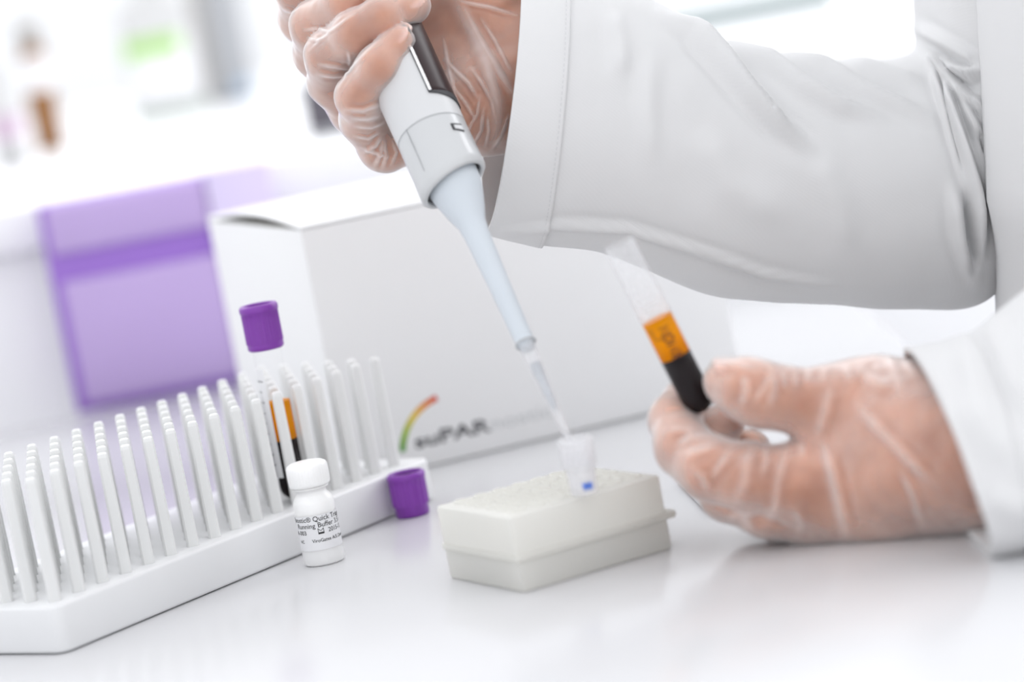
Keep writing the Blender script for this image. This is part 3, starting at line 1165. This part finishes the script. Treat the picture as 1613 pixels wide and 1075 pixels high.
def vnormals(V, Q):
    n = np.zeros_like(V)
    fn = np.cross(V[Q[:, 2]] - V[Q[:, 0]], V[Q[:, 3]] - V[Q[:, 1]])
    for k in range(4):
        np.add.at(n, Q[:, k], fn)
    return n / np.maximum(np.linalg.norm(n, axis=1, keepdims=True), 1e-12)


def smooth_mesh(V, Q, it=2, lam=0.5):
    for _ in range(it):
        a = np.zeros_like(V)
        c = np.zeros(len(V))
        for k in range(4):
            for m_ in (1, 3):
                np.add.at(a, Q[:, k], V[Q[:, (k + m_) % 4]])
                np.add.at(c, Q[:, k], 1)
        V = V + lam * (a / np.maximum(c, 1)[:, None] - V)
    return V


def subdivide(V, Q):
    E = np.stack([Q, np.roll(Q, -1, 1)], 2).reshape(-1, 2)
    Es = np.sort(E, 1)
    key = Es[:, 0] * (len(V) + 1) + Es[:, 1]
    uq, first, inv = np.unique(key, return_index=True, return_inverse=True)
    mid = (V[Es[first, 0]] + V[Es[first, 1]]) / 2
    cen_ = V[Q].mean(1)
    e = inv.reshape(-1, 4) + len(V)
    c = np.arange(len(Q)) + len(V) + len(mid)
    NV = np.vstack([V, mid, cen_])
    NQ = np.vstack([np.stack([Q[:, k], e[:, k], c, e[:, (k + 3) % 4]], 1) for k in range(4)])
    return NV, NQ


def seg_dist(px, py, poly):
    """distance (px) of points to a polyline, plus the position along it 0..1"""
    poly = np.asarray(poly, float)
    best = np.full(len(px), 1e9)
    par = np.zeros(len(px))
    L = np.linalg.norm(np.diff(poly, axis=0), axis=1)
    tot, run = L.sum(), 0
    for i in range(len(poly) - 1):
        a, b = poly[i], poly[i + 1]
        ba = b - a
        t = np.clip(((px - a[0]) * ba[0] + (py - a[1]) * ba[1]) / (ba @ ba), 0, 1)
        d = np.hypot(px - a[0] - t * ba[0], py - a[1] - t * ba[1])
        m_ = d < best
        best[m_] = d[m_]
        par[m_] = ((run + t * L[i]) / tot)[m_]
        run += L[i]
    return best, par


def vnoise(P, scale, seed=0):
    """smooth value noise, vectorised"""
    r = np.random.default_rng(seed)
    T = r.random((32, 32, 32))
    q = P * scale
    i = np.floor(q).astype(int)
    f = q - i
    f = f * f * (3 - 2 * f)
    o = 0
    for dx in (0, 1):
        for dy in (0, 1):
            for dz in (0, 1):
                w = (f[:, 0] if dx else 1 - f[:, 0]) * (f[:, 1] if dy else 1 - f[:, 1]) * (f[:, 2] if dz else 1 - f[:, 2])
                o = o + w * T[(i[:, 0] + dx) % 32, (i[:, 1] + dy) % 32, (i[:, 2] + dz) % 32]
    return o


def A(*q):
    return at(*q)


def chain(pts, kind='c'):
    """pts: (x, y, d, radius mm)"""
    out = []
    for a, b in zip(pts[:-1], pts[1:]):
        out.append(('c', A(*a[:3]), A(*b[:3]), a[3] * MM, b[3] * MM))
    return out


def nail(x, y, d, along, out, ln=6.2, wd_=4.9, th=1.6):
    """nail plate at a pixel; 'along' = pixel pair giving the finger direction, out = outward normal"""
    al = nrm(along)
    n = nrm(np.asarray(out) - al * np.dot(out, al))
    return ('e', A(x, y, d), (al, np.cross(n, al), n), (ln * MM, wd_ * MM, th * MM))


person = root('person', 'person in a white lab coat with clear gloves pipetting at the table', 'person', (0.34, 1.30, -0.76))

# ---- upper (right) hand round the pipette
R_core = (chain([(672, 205, 1318, 11), (775, 165, 1330, 19), (870, 130, 1345, 27)])
          + chain([(640, 140, 1338, 11), (780, 100, 1345, 20), (870, 110, 1350, 27)])
          + chain([(612, 70, 1350, 11.5), (760, 40, 1350, 21)])
          + chain([(590, 0, 1360, 12), (740, 0, 1352, 20), (870, 90, 1352, 26)])
          + chain([(870, 115, 1348, 28), (960, 140, 1352, 29), (1080, 175, 1358, 32)]))
pinky = chain([(626, 66, 1273, 6.6), (596, 104, 1269, 7.7), (565, 152, 1279, 8.6), (571, 190, 1296, 8.6), (604, 232, 1308, 9.4), (672, 205, 1318, 11)])
ring = chain([(648, 9, 1285, 7.3), (600, 30, 1277, 8.2), (560, 54, 1281, 8.8), (519, 86, 1296, 9.4), (524, 130, 1314, 9.4), (562, 175, 1328, 10), (640, 140, 1338, 11)])
middle = chain([(632, -52, 1293, 7.6), (585, -22, 1287, 8.4), (545, 5, 1290, 9), (497, 40, 1308, 9.6), (502, 84, 1326, 9.8), (540, 120, 1340, 10.5), (612, 70, 1350, 11.5)])
index = chain([(618, -105, 1302, 7.6), (570, -70, 1300, 8.4), (520, -40, 1305, 9), (474, -14, 1320, 9.6), (480, 28, 1338, 10), (520, 50, 1350, 10.5), (590, 0, 1360, 12)])
# the thumb bends over and presses the plunger
_pt = PT + FP[3] * (s_top + 0.0225 + 0.0095)
_pk = (_pt - CC) @ CF * 1000
_px, _py = proj(_pt)
thumb = (chain([(755, 10, 1345, 18), (735, -95, 1340, 13.5), (_px + 95, _py + 25, _pk + 8, 11.5), (_px + 45, _py - 8, _pk + 2, 10.5), (_px - 12, _py - 2, _pk, 8.6)]))
pinky.append(nail(630, 54, 1268.8, A(626, 66, 1273) - A(596, 104, 1269), -CF * 0.75 + CU * 0.75 - CR * 0.35, 5.2, 4.0, 1.1))
ring.append(nail(649, 0, 1279.6, A(648, 9, 1285) - A(600, 30, 1277), -CF * 0.85 + CU * 0.55 - CR * 0.1, 6.0, 4.5, 1.2))
NAILS_R = [pinky[-1], ring[-1]]

# ---- lower (left) hand holding the tube
L_core = (chain([(1300, 772, 1180, 16), (1380, 745, 1176, 25), (1470, 722, 1166, 28)])
          + chain([(1285, 800, 1186, 13), (1390, 775, 1182, 20), (1470, 730, 1168, 26)])
          + chain([(1305, 645, 1176, 12), (1370, 650, 1176, 19), (1460, 675, 1166, 24)])
          + chain([(1330, 720, 1182, 14), (1420, 700, 1174, 22)])
          + chain([(1470, 715, 1164, 27), (1560, 712, 1150, 27), (1660, 690, 1140, 29)]))
l_thumb = chain([(1142, 601, 1178, 7.8), (1170, 611, 1174, 10.6), (1200, 623, 1172, 11.6), (1245, 629, 1174, 11.0), (1310, 640, 1176, 13.5), (1370, 655, 1176, 18)])
l_index = chain([(1076, 632, 1213, 7.8), (1062, 662, 1204, 9.0), (1076, 704, 1192, 10.2), (1118, 738, 1181, 11.4), (1180, 752, 1175, 12.2), (1240, 762, 1175, 13.4), (1300, 772, 1180, 15)])
l_middle = chain([(1140, 668, 1216, 7.5), (1118, 690, 1214, 9), (1112, 730, 1206, 10), (1150, 772, 1192, 11.4), (1210, 795, 1184, 12), (1285, 800, 1186, 13)])
l_ring = chain([(1180, 712, 1226, 8.5), (1160, 740, 1224, 9.5), (1180, 785, 1208, 10.5), (1230, 805, 1196, 11), (1290, 800, 1192, 13)])
l_thumb.append(nail(1150, 580, 1172, A(1142, 601, 1178) - A(1180, 614, 1174), CU * 0.9 - CF * 0.35, 7.0, 5.4, 1.6))
NAILS_L = [l_thumb[-1]]

HG = 0.0010
gR, fR = build_field(R_core, [pinky, ring, middle, index, thumb], HG, 0.012, 0.006, 0.0035)
gL, fL = build_field(L_core, [l_thumb, l_index, l_middle, l_ring], HG, 0.012, 0.007, 0.004)


def flatten_on_table(V, z=0.0006):
    V = V.copy()
    low = V[:, 2] < z + 0.002
    V[low, 2] = np.maximum(V[low, 2], z)
    return V


parts, nails = [], []
for g, fld, NL in ((gR, fR, NAILS_R), (gL, fL, NAILS_L)):
    V, Q = surface_nets(g, fld)
    V = smooth_mesh(V, Q, 2)
    nv = np.zeros(len(V))
    for e in NL:
        d = prim_eval(V[:, 0], V[:, 1], V[:, 2], e)
        nv = np.maximum(nv, np.clip(1 - d / 0.0004, 0, 1))
    V = flatten_on_table(V)
    parts.append((V, Q))
    nails.append(nv)
nV = np.vstack([parts[0][0], parts[1][0]])
nQ = np.vstack([parts[0][1], parts[1][1] + len(parts[0][0])])
body = mk('body', nV, nQ, M['skin'], person, label='skin of both hands and wrists')
a_ = body.data.attributes.new('nail', 'FLOAT', 'POINT')
a_.data.foreach_set('value', np.concatenate(nails).astype(np.float32))

# gloves: the same hand surfaces grown outwards, with film creases whitened also as painted highlights
# (polyline in pixels, width px, height mm)
CR_R = [([(545, 172), (572, 173), (598, 162)], 3.0, 0.9), ([(556, 186), (580, 187), (600, 180)], 2.6, 0.7), ([(560, 198), (585, 200), (603, 192)], 2.4, 0.6),
        ([(575, 240), (592, 228), (601, 212)], 3.0, 0.9), ([(590, 262), (600, 242), (602, 222)], 3.0, 1.0), ([(602, 266), (608, 245), (604, 218)], 2.6, 0.8),
        ([(570, 232), (590, 240), (612, 248)], 2.6, 0.6), ([(616, 258), (624, 240), (618, 224)], 2.4, 0.6), ([(558, 214), (580, 218), (598, 208)], 2.2, 0.5),
        ([(505, 101), (530, 103), (553, 108)], 2.8, 0.9), ([(502, 116), (526, 119), (552, 117)], 3.0, 1.0), ([(549, 80), (552, 95), (549, 108)], 2.2, 0.5),
        ([(482, 46), (500, 45), (520, 50)], 2.6, 0.7), ([(486, 60), (500, 64), (512, 62)], 2.4, 0.6), ([(447, 14), (462, 19)], 2.6, 0.7),
        ([(534, 140), (560, 100), (598, 63)], 2.2, 0.5), ([(488, 80), (520, 50), (560, 22)], 2.0, 0.4),
        # long streaks over the palm and heel
        ([(717, 0), (745, 50), (768, 105), (782, 160), (784, 220)], 9.0, 1.2), ([(725, 0), (760, 70), (796, 130), (812, 160)], 5.0, 0.8),
        ([(702, 95), (720, 115), (738, 132), (752, 155)], 2.6, 0.8), ([(742, 108), (758, 130), (775, 160), (783, 190)], 2.4, 0.7),
        ([(716, 140), (735, 165), (750, 190)], 2.2, 0.6), ([(720, 2), (770, 12), (815, 26)], 2.8, 0.8), ([(758, 30), (780, 65), (805, 115)], 2.4, 0.6),
        ([(735, 215), (742, 195), (752, 180), (756, 150)], 2.2, 0.6), ([(745, 228), (758, 205), (762, 170)], 2.4, 0.7), ([(765, 230), (770, 205), (768, 180)], 2.0, 0.5),
        ([(700, 60), (708, 110), (722, 170)], 2.4, 0.5), ([(775, 235), (790, 210), (800, 180)], 2.4, 0.6)]
CR_L = [([(1122, 577), (1150, 572), (1190, 585)], 5.0, 0.9), ([(1172, 590), (1178, 618), (1168, 640)], 4.0, 0.9), ([(1188, 632), (1205, 612), (1215, 592)], 4.0, 0.8),
        ([(1210, 640), (1218, 612), (1216, 590)], 4.5, 0.9), ([(1250, 590), (1252, 610)], 4.0, 0.6), ([(1232, 588), (1236, 612)], 3.5, 0.5),
        ([(1275, 584), (1270, 606)], 3.5, 0.5), ([(1300, 580), (1296, 604)], 3.5, 0.5), ([(1070, 700), (1090, 690), (1112, 690)], 4.0, 0.9),
        ([(1080, 716), (1098, 712), (1125, 704)], 4.5, 0.9), ([(1055, 680), (1075, 678), (1095, 682)], 4.0, 0.8), ([(1148, 718), (1136, 735), (1122, 752)], 4.0, 0.7),
        ([(1190, 702), (1178, 726), (1174, 760), (1160, 790)], 5.0, 0.8), ([(1204, 700), (1206, 730), (1198, 752)], 3.6, 0.6), ([(1240, 706), (1226, 760), (1222, 800), (1206, 828)], 4.4, 0.7),
        ([(1266, 698), (1262, 722)], 4.0, 0.6), ([(1182, 800), (1176, 818), (1186, 832)], 4.0, 0.6), ([(1094, 742), (1108, 752), (1116, 772)], 4.0, 0.6), ([(1250, 800), (1262, 822), (1258, 842)], 4.0, 0.6), ([(1296, 690), (1312, 740), (1325, 790), (1335, 845)], 5.0, 1.3),
        ([(1352, 640), (1400, 690), (1450, 740), (1480, 765)], 5.0, 1.2), ([(1358, 588), (1372, 600), (1392, 606), (1410, 608)], 6.0, 1.3),
        ([(1395, 560), (1410, 590), (1425, 630)], 6.0, 0.9), ([(1420, 740), (1440, 780), (1455, 830)], 3.5, 0.6), ([(1288, 690), (1300, 650), (1310, 610)], 5.0, 0.6),
        ([(1145, 815), (1165, 812), (1190, 812)], 4.0, 0.8), ([(1330, 580), (1340, 600)], 4.0, 0.6), ([(1375, 575), (1388, 585)], 4.0, 0.6)]
for (g, fld, CL, wide, strong) in ((gR, fR, CR_R, 1.0, 1.0), (gL, fL, CR_L, 1.5, 0.5)):
    V, Q = surface_nets(g, fld - 0.0008)
    V = smooth_mesh(V, Q, 2)
    V, Q = subdivide(V, Q)
    V = smooth_mesh(V, Q, 2)
    Nn = vnormals(V, Q)
    px, py = proj(V)
    fac = np.clip(-(Nn @ CF) * 2.0 + 0.35, 0, 1)
    disp = vnoise(V, 210, 3) * 0.0005 + (vnoise(V, 90, 5) - 0.5) * 0.0006
    cre = np.zeros(len(V))
    for poly, w_, hgt in CL:
        w_ *= wide
        d, t = seg_dist(px, py, poly)
        taper = np.clip(np.minimum(t, 1 - t) * 3 + 0.25, 0, 1)
        gss = np.exp(-(d / w_) ** 2) * taper * fac
        disp += gss * hgt * MM * 0.7 - np.exp(-((d - 2.2 * w_) / w_) ** 2) * taper * fac * hgt * MM * 0.25
        cre = np.maximum(cre, gss * strong)
    V = V + Nn * disp[:, None]
    V = flatten_on_table(V, 0.0002)
    gl = mk('glove', V, Q, M['glove'], person, label='clear thin disposable glove')
    a_ = gl.data.attributes.new('crease_glint', 'FLOAT', 'POINT')
    a_.data.foreach_set('value', cre.astype(np.float32))


# ---- lab coat
def catmull(P, n):
    P = np.asarray(P, float)
    m_ = len(P)
    ts = np.linspace(0, m_ - 1, n)
    out = []
    for t in ts:
        i = min(int(t), m_ - 2)
        f = t - i
        p0, p1, p2, p3 = P[max(i - 1, 0)], P[i], P[i + 1], P[min(i + 2, m_ - 1)]
        out.append(0.5 * ((2 * p1) + (-p0 + p2) * f + (2 * p0 - 5 * p1 + 4 * p2 - p3) * f ** 2 + (-p0 + 3 * p1 - 3 * p2 + p3) * f ** 3))
    return np.array(out)


def sleeve_geo(rings, folds, n_al, n_ar, nz_amp, seed, drop=None):
    """rings: (top px, bottom px, d_top, d_bottom, depth half mm, skew px) -> grid of world points"""
    C, VV, DD = [], [], []
    for (tx_, ty_, bx_, by_, dt, db, hd, sk) in rings:
        a, b = at(tx_, ty_, dt), at(bx_, by_, db)
        C.append((a + b) / 2)
        VV.append((a - b) / 2)
        DD.append(CF * hd * MM - CR * sk * MM)
    C, VV, DD = catmull(C, n_al), catmull(VV, n_al), catmull(DD, n_al)
    th_ = np.linspace(0, 2 * math.pi, n_ar, endpoint=False)
    c, s = np.cos(th_), np.sin(th_)
    P = C[:, None, :] + VV[:, None, :] * c[None, :, None] + DD[:, None, :] * s[None, :, None]
    # normals
    du = np.gradient(P, axis=0)
    dv = (np.roll(P, -1, 1) - np.roll(P, 1, 1))
    Nn = np.cross(du, dv)
    Nn /= np.maximum(np.linalg.norm(Nn, axis=2, keepdims=True), 1e-12)
    outw = P - C[:, None, :]
    sg_ = np.sign((Nn * outw).sum(2, keepdims=True))
    Nn = Nn * sg_
    flat, nf = P.reshape(-1, 3), Nn.reshape(-1, 3)
    px, py = proj(flat)
    fac = np.clip(-(nf @ CF) * 2.5 + 0.9, 0, 1)
    disp = (vnoise(flat, 28, seed) - 0.5) * nz_amp * 2 + (vnoise(flat, 75, seed + 1) - 0.5) * nz_amp * 0.5
    for poly, w_, hgt in folds:
        d, t = seg_dist(px, py, poly)
        taper = np.clip(np.minimum(t, 1 - t) * 4 + 0.12, 0, 1)
        disp += np.exp(-(d / w_) ** 2) * taper * fac * hgt * MM * 1.5
        disp -= np.exp(-((d - 1.9 * w_) / w_) ** 2) * taper * fac * hgt * MM * 0.35
    flat = flat + nf * disp[:, None]
    flat[:, 2] = np.maximum(flat[:, 2], 0.0008)
    return flat.reshape(n_al, n_ar, 3)


def grid_mesh(name, P, m_, parent, label=None, thick=0.0010):
    n_al, n_ar = P.shape[:2]
    Fc = []
    for i in range(n_al - 1):
        for k in range(n_ar):
            k2 = (k + 1) % n_ar
            Fc.append((i * n_ar + k, i * n_ar + k2, (i + 1) * n_ar + k2, (i + 1) * n_ar + k))
    o = mk(name, P.reshape(-1, 3), Fc, m_, parent, label=label)
    md = o.modifiers.new('cloth_thickness', 'SOLIDIFY')
    md.thickness = thick
    md.offset = 0
    return o


# coat body: torso standing just right of the table
prof_px = [(1548, -420), (1552, -150), (1553, 0), (1556, 200), (1561, 320), (1584, 400), (1594, 470), (1602, 600), (1606, 760)]
tz, txl = [], []
for (x, y) in prof_px:
    p = at(x, y, 1292)
    tz.append(p[2])
    txl.append(p[0])
order = np.argsort(tz)
tz, txl = np.array(tz)[order], np.array(txl)[order]
zs = np.linspace(-0.62, 0.44, 130)
n_ar = 120
P = np.zeros((len(zs), n_ar, 3))
for i, z in enumerate(zs):
    xl = np.interp(z, tz, txl)
    for k in range(n_ar):
        a = 2 * math.pi * k / n_ar
        ca, sa = math.cos(a), math.sin(a)
        rx, ry = 0.125, 0.165
        q = math.sqrt(max(0.02, 1 - max(0.0, (z - 0.34) / 0.101) ** 2))      # shoulders close over the top
        P[i, k] = (xl + rx - q * rx * math.copysign(abs(ca) ** 0.8, ca), 1.285 + q * ry * sa, z)
fl = P.reshape(-1, 3)
fl[:, 0] += (vnoise(fl * np.array([1, 1, 0.35]), 22, 9) - 0.5) * 0.010
coat = grid_mesh('lab_coat', P, M['coat'], person, 'white cotton lab coat')

# upper (right) arm sleeve
RR = [(812, -62, 764, 366, 1338, 1318, 50, 6), (880, -60, 846, 386, 1340, 1322, 51, 5), (1012, -4, 965, 402, 1346, 1330, 50, 3),
      (1150, 62, 1122, 463, 1352, 1342, 50, 0), (1292, 88, 1285, 478, 1358, 1350, 52, 0), (1405, 92, 1435, 488, 1366, 1356, 54, 0),
      (1446, 70, 1560, 470, 1372, 1362, 56, 0), (1444, -10, 1640, 330, 1376, 1372, 58, 0), (1440, -110, 1660, 120, 1376, 1372, 60, 0),
      (1450, -260, 1670, -120, 1376, 1372, 62, 0), (1510, -450, 1730, -380, 1366, 1362, 62, 0), (1640, -640, 1820, -640, 1340, 1340, 62, 0)]
FR = [([(1045, 22), (1090, 48), (1130, 90), (1180, 150), (1230, 200), (1275, 235)], 11, 6.0),
      ([(1160, 72), (1215, 100), (1265, 138), (1320, 165), (1380, 182)], 11, 3.4),
      ([(1230, 85), (1300, 105), (1360, 140), (1420, 165), (1480, 195)], 10, 2.6),
      ([(1330, 92), (1400, 115), (1460, 130)], 10, 1.8),
      ([(960, 20), (975, 70), (980, 120)], 14, 1.8), ([(1022, 80), (1020, 180), (1028, 260)], 16, 1.2),
      ([(790, 357), (880, 354), (990, 358), (1100, 392), (1200, 428), (1320, 450)], 6, 2.4),
      ([(1280, 240), (1320, 320), (1340, 400)], 22, 1.4), ([(1100, 200), (1150, 290), (1240, 350)], 26, 1.6),
      # folds at the elbow
      ([(1462, 85), (1500, 112), (1530, 118), (1556, 112)], 8, 4.0), ([(1470, 105), (1495, 160), (1515, 230), (1535, 300), (1545, 400)], 9, 4.5),
      ([(1478, 108), (1520, 150), (1556, 178)], 7, 3.5), ([(1508, 140), (1530, 190), (1552, 235)], 7, 3.5),
      ([(1500, 300), (1512, 380), (1540, 450)], 9, 3.0), ([(1440, 40), (1500, 75), (1556, 110)], 9, 2.5),
      ([(1474, 96), (1487, 150), (1505, 220), (1525, 290)], 4, -3.0), ([(1478, 92), (1505, 118), (1520, 126)], 4, -3.0),
      ([(1540, 210), (1556, 245)], 5, -3.5), ([(1524, 300), (1530, 380), (1534, 440)], 7, -3.5)]
SP = sleeve_geo(RR, FR, 340, 170, 0.0016, 21)
# cuff = first part, a doubled hem
px_mid = [proj(SP[i].mean(0))[0] for i in range(len(SP))]
ic = next(i for i, q in enumerate(px_mid) if q > 868)
sl = grid_mesh('sleeve', SP[ic - 1:], M['coat'], coat, 'sleeve of the pipetting arm')
cu_c = SP[:ic + 1].mean(1, keepdims=True)
cuffP = SP[:ic + 1] + (SP[:ic + 1] - cu_c) * 0.010
cuff = grid_mesh('cuff', cuffP, M['coat'], coat, 'plain doubled cuff', 0.0024)


def stitches(P, i, name, off=0.0006, every=2):
    """short thread dashes round a sleeve ring"""
    ring = P[i]
    nx_ = P[min(i + 1, len(P) - 1)]
    cen_ = ring.mean(0)
    geo_ = []
    n = len(ring)
    dense = np.vstack([ring + (np.roll(ring, -1, 0) - ring) * t for t in (0,)])
    for k in range(0, n, 1):
        a, b = dense[k], dense[(k + 1) % n]
        L_ = np.linalg.norm(b - a)
        m_ = max(1, int(L_ / 0.0024))
        for q in range(m_):
            p0 = a + (b - a) * (q + 0.15) / m_
            p1 = a + (b - a) * (q + 0.75) / m_
            o_ = nrm(p0 - cen_) * off
            w_ = nrm(nx_[k] - ring[k]) * 0.00018
            V4 = np.array([p0 + o_ - w_, p1 + o_ - w_, p1 + o_ + w_, p0 + o_ + w_])
            geo_.append((V4, [(0, 1, 2, 3)]))
    v_, f_ = join_geo(geo_)
    s_ = mk(name, v_, f_, M['thread'], coat)
    s_['kind'] = 'stuff'
    return s_


stitches(cuffP, len(cuffP) - 3, 'stitching', 0.0016)

# lower (left) arm sleeve
RL_ = [(1430, 556, 1552, 877, 1166, 1112, 48, 0), (1455, 550, 1566, 876, 1164, 1110, 49, 0), (1520, 530, 1605, 868, 1158, 1108, 51, 0),
       (1600, 472, 1690, 850, 1150, 1108, 54, 0), (1700, 400, 1800, 800, 1146, 1108, 58, 0), (1820, 300, 1940, 720, 1146, 1124, 62, 0),
       (1900, 60, 2120, 360, 1150, 1136, 62, 0), (1960, -250, 2190, -180, 1170, 1156, 64, 0), (2000, -540, 2210, -540, 1200, 1190, 66, 0)]
FL_ = [([(1440, 560), (1480, 640), (1520, 740), (1552, 830)], 10, 1.0), ([(1520, 535), (1540, 620), (1570, 700)], 20, 1.6),
       ([(1560, 505), (1590, 580), (1613, 640)], 18, 1.8), ([(1500, 640), (1560, 690), (1610, 720)], 26, 1.4), ([(1560, 780), (1600, 800), (1640, 790)], 18, 1.4)]
SL = sleeve_geo(RL_, FL_, 260, 130, 0.0016, 33)
px_mid = [proj(SL[i].mean(0))[0] for i in range(len(SL))]
ic2 = next(i for i, q in enumerate(px_mid) if q > 1560)
grid_mesh('sleeve', SL[ic2 - 1:], M['coat'], coat, 'sleeve of the arm resting on the table')
cc_ = SL[:ic2 + 1].mean(1, keepdims=True)
cP = SL[:ic2 + 1] + (SL[:ic2 + 1] - cc_) * 0.010
cP[:, :, 2] = np.maximum(cP[:, :, 2], 0.0015)
grid_mesh('cuff', cP, M['coat'], coat, 'plain doubled cuff', 0.0024)

# ------------------------------------------------------------------ blurred things behind
# purple drawer unit standing on the table against the bench
dp = onz(122, 655)
dF = (dp, nrm(np.array([1, 0.05, 0])), nrm(np.array([-0.05, 1, 0])), np.array([0, 0, 1.0]))
du_ = root('drawer_unit', 'blurred purple plastic drawer unit behind the peg rack', 'drawers', dp)
DW, DH, DDp = 0.108, 0.136, 0.036
mk_bm('frame', box_bm(dF, (0, 0.004, 0.0003), (DW, DDp, DH), 0.002), M['drawer_dark'], du_)
mk_bm('drawer', box_bm(dF, (0.007, 0, 0.006), (DW, 0.02, 0.086), 0.003), M['drawer'], du_)
mk_bm('drawer', box_bm(dF, (0.005, 0, 0.104), (DW, 0.02, DH - 0.001), 0.003), M['drawer'], du_)
lp = dp + dF[1] * (DW + 0.001)
lo_ = mk_bm('lilac_box', box_bm((lp, dF[1], dF[2], dF[3]), (0, 0, 0.0003), (0.042, 0.034, 0.139), 0.002), M['lilac'])
tag(lo_, 'pale lilac box beside the purple drawers behind the carton', 'box')


def bpos(x, y):
    return onz(x, y, BZ * 1000)


def px_len(p, n):
    return n * float((p - CC) @ CF) / FPX


# amber bottle
p = bpos(82, 238)
F_ = frame(p, (0, 0, 1), CR)
ab = root('amber_bottle', 'narrow amber bottle with grey cap on the back bench', 'bottle', p)
r = px_len(p, 22)
h = px_len(p, 100)
v, f = lathe(F_, [(1e-5, 0.0005), (r, 0.0005), (r, h * 1.5), (r * .9, h * 1.6), (r * .6, h * 1.68), (r * .6, h * 1.75)], 32)
mk('glass', v, f, M['amber'], ab)
v, f = lathe(F_, [(r * 1.02, h * 0.98), (r * 1.02, h * 1.48)], 32)
mk('label', v, f, M['label'], ab)
v, f = lathe(F_, [(1e-5, h * 2.05), (r * .8, h * 2.05), (r * .85, h * 2.0), (r * .85, h * 1.68)], 32)
mk('cap', v, f, M['greycap'], ab)
# pale mauve bottle at the frame edge
p = bpos(22, 262)
F_ = frame(p, (0, 0, 1), CR)
pb_ = root('mauve_bottle', 'pale mauve bottle at the left end of the back bench', 'bottle', p)
r = px_len(p, 26)
h = px_len(p, 60)
v, f = lathe(F_, [(1e-5, 0.0005), (r, 0.0005), (r, h * 1.7), (r * .5, h * 2.1), (r * .5, h * 2.3)], 32)
mk('body', v, f, M['bottle'], pb_)
v, f = lathe(F_, [(r * 1.02, h * 0.75), (r * 1.02, h * 1.35)], 32)
mk('label', v, f, M['pink'], pb_)
v, f = lathe(F_, [(r * .62, h * 2.1), (r * .62, h * 2.6), (1e-5, h * 2.62)], 32)
mk('cap', v, f, M['bottle'], pb_)
# square reagent bottle with green band
p = bpos(272, 184)
s_ = px_len(p, 1)
F_ = frame(p, (0, 0, 1), nrm(np.array([1, 0.12, 0])))
gb = root('reagent_bottle', 'square white reagent bottle with a light green label band', 'bottle', p)
mk_bm('body', box_bm(F_, (-58 * s_, -8 * s_, 0.0004), (58 * s_, 60 * s_, 190 * s_), 0.008, 3), M['bottle'], gb)
mk_bm('foot', box_bm(F_, (-58.5 * s_, -8.5 * s_, 0.0004), (58.5 * s_, 60.5 * s_, 20 * s_), 0.004, 2), M['bottle_foot'], gb)
mk_bm('label', box_bm(F_, (-48 * s_, -9.5 * s_, 30 * s_), (50 * s_, -7 * s_, 128 * s_), 0.001), M['label'], gb)
mk_bm('green_band', box_bm(F_, (-56 * s_, -10.5 * s_, 98 * s_), (34 * s_, -7 * s_, 128 * s_), 0.001), M['green'], gb)
v, f = lathe((p + np.array([0, 26 * s_, 188 * s_]), F_[1], F_[2], F_[3]), [(26 * s_, 0), (26 * s_, 44 * s_), (24 * s_, 46 * s_), (1e-5, 46 * s_)], 32)
mk('cap', v, f, M['bottle'], gb)
# grey instrument
p = bpos(372, 160)
s_ = px_len(p, 1)
F_ = frame(p, (0, 0, 1), nrm(np.array([1, 0.12, 0])))
gi = root('grey_instrument', 'pale grey bench instrument beside the green-banded bottle', 'instrument', p)
mk_bm('housing', box_bm(F_, (-40 * s_, 0, 0.0004), (36 * s_, 120 * s_, 210 * s_), 0.006, 3), M['grey'], gi)
mk_bm('side_panel', box_bm(F_, (-42 * s_, -3 * s_, 12 * s_), (-22 * s_, 2 * s_, 200 * s_), 0.002), M['greycap'], gi)
mk_bm('blue_panel', box_bm(F_, (2 * s_, -3 * s_, 10 * s_), (30 * s_, 2 * s_, 30 * s_), 0.002), M['blue'], gi)
# dark device behind the fingers
p = bpos(524, 212)
s_ = px_len(p, 1)
F_ = frame(p, (0, 0, 1), nrm(np.array([1, 0.1, 0])))
dk = root('dark_device', 'small charcoal device on the bench behind the fingers', 'device', p)
mk_bm('housing', box_bm(F_, (-34 * s_, 0, 0.0004), (40 * s_, 40 * s_, 86 * s_), 0.004, 2), M['dark'], dk)
mk_bm('foot', box_bm(F_, (-34.5 * s_, -1 * s_, 0.0004), (40.5 * s_, 20 * s_, 14 * s_), 0.002), M['grey'], dk)
# steel tray, upper right
p = bpos(1168, 36)
s_ = px_len(p, 1)
F_ = frame(p, (0, 0, 1), nrm(np.array([1, -0.03, 0])))
st = root('steel_tray', 'long dull steel tray on the bench above the sleeve', 'tray', p)
mk_bm('tray_body', box_bm(F_, (-165 * s_, 0, 0.0004), (150 * s_, 240 * s_, 26 * s_), 0.003, 2), M['steel'], st)
mk_bm('tray_rim', box_bm(F_, (-171 * s_, -6 * s_, 24 * s_), (156 * s_, 246 * s_, 30 * s_), 0.002, 2), M['steel'], st)
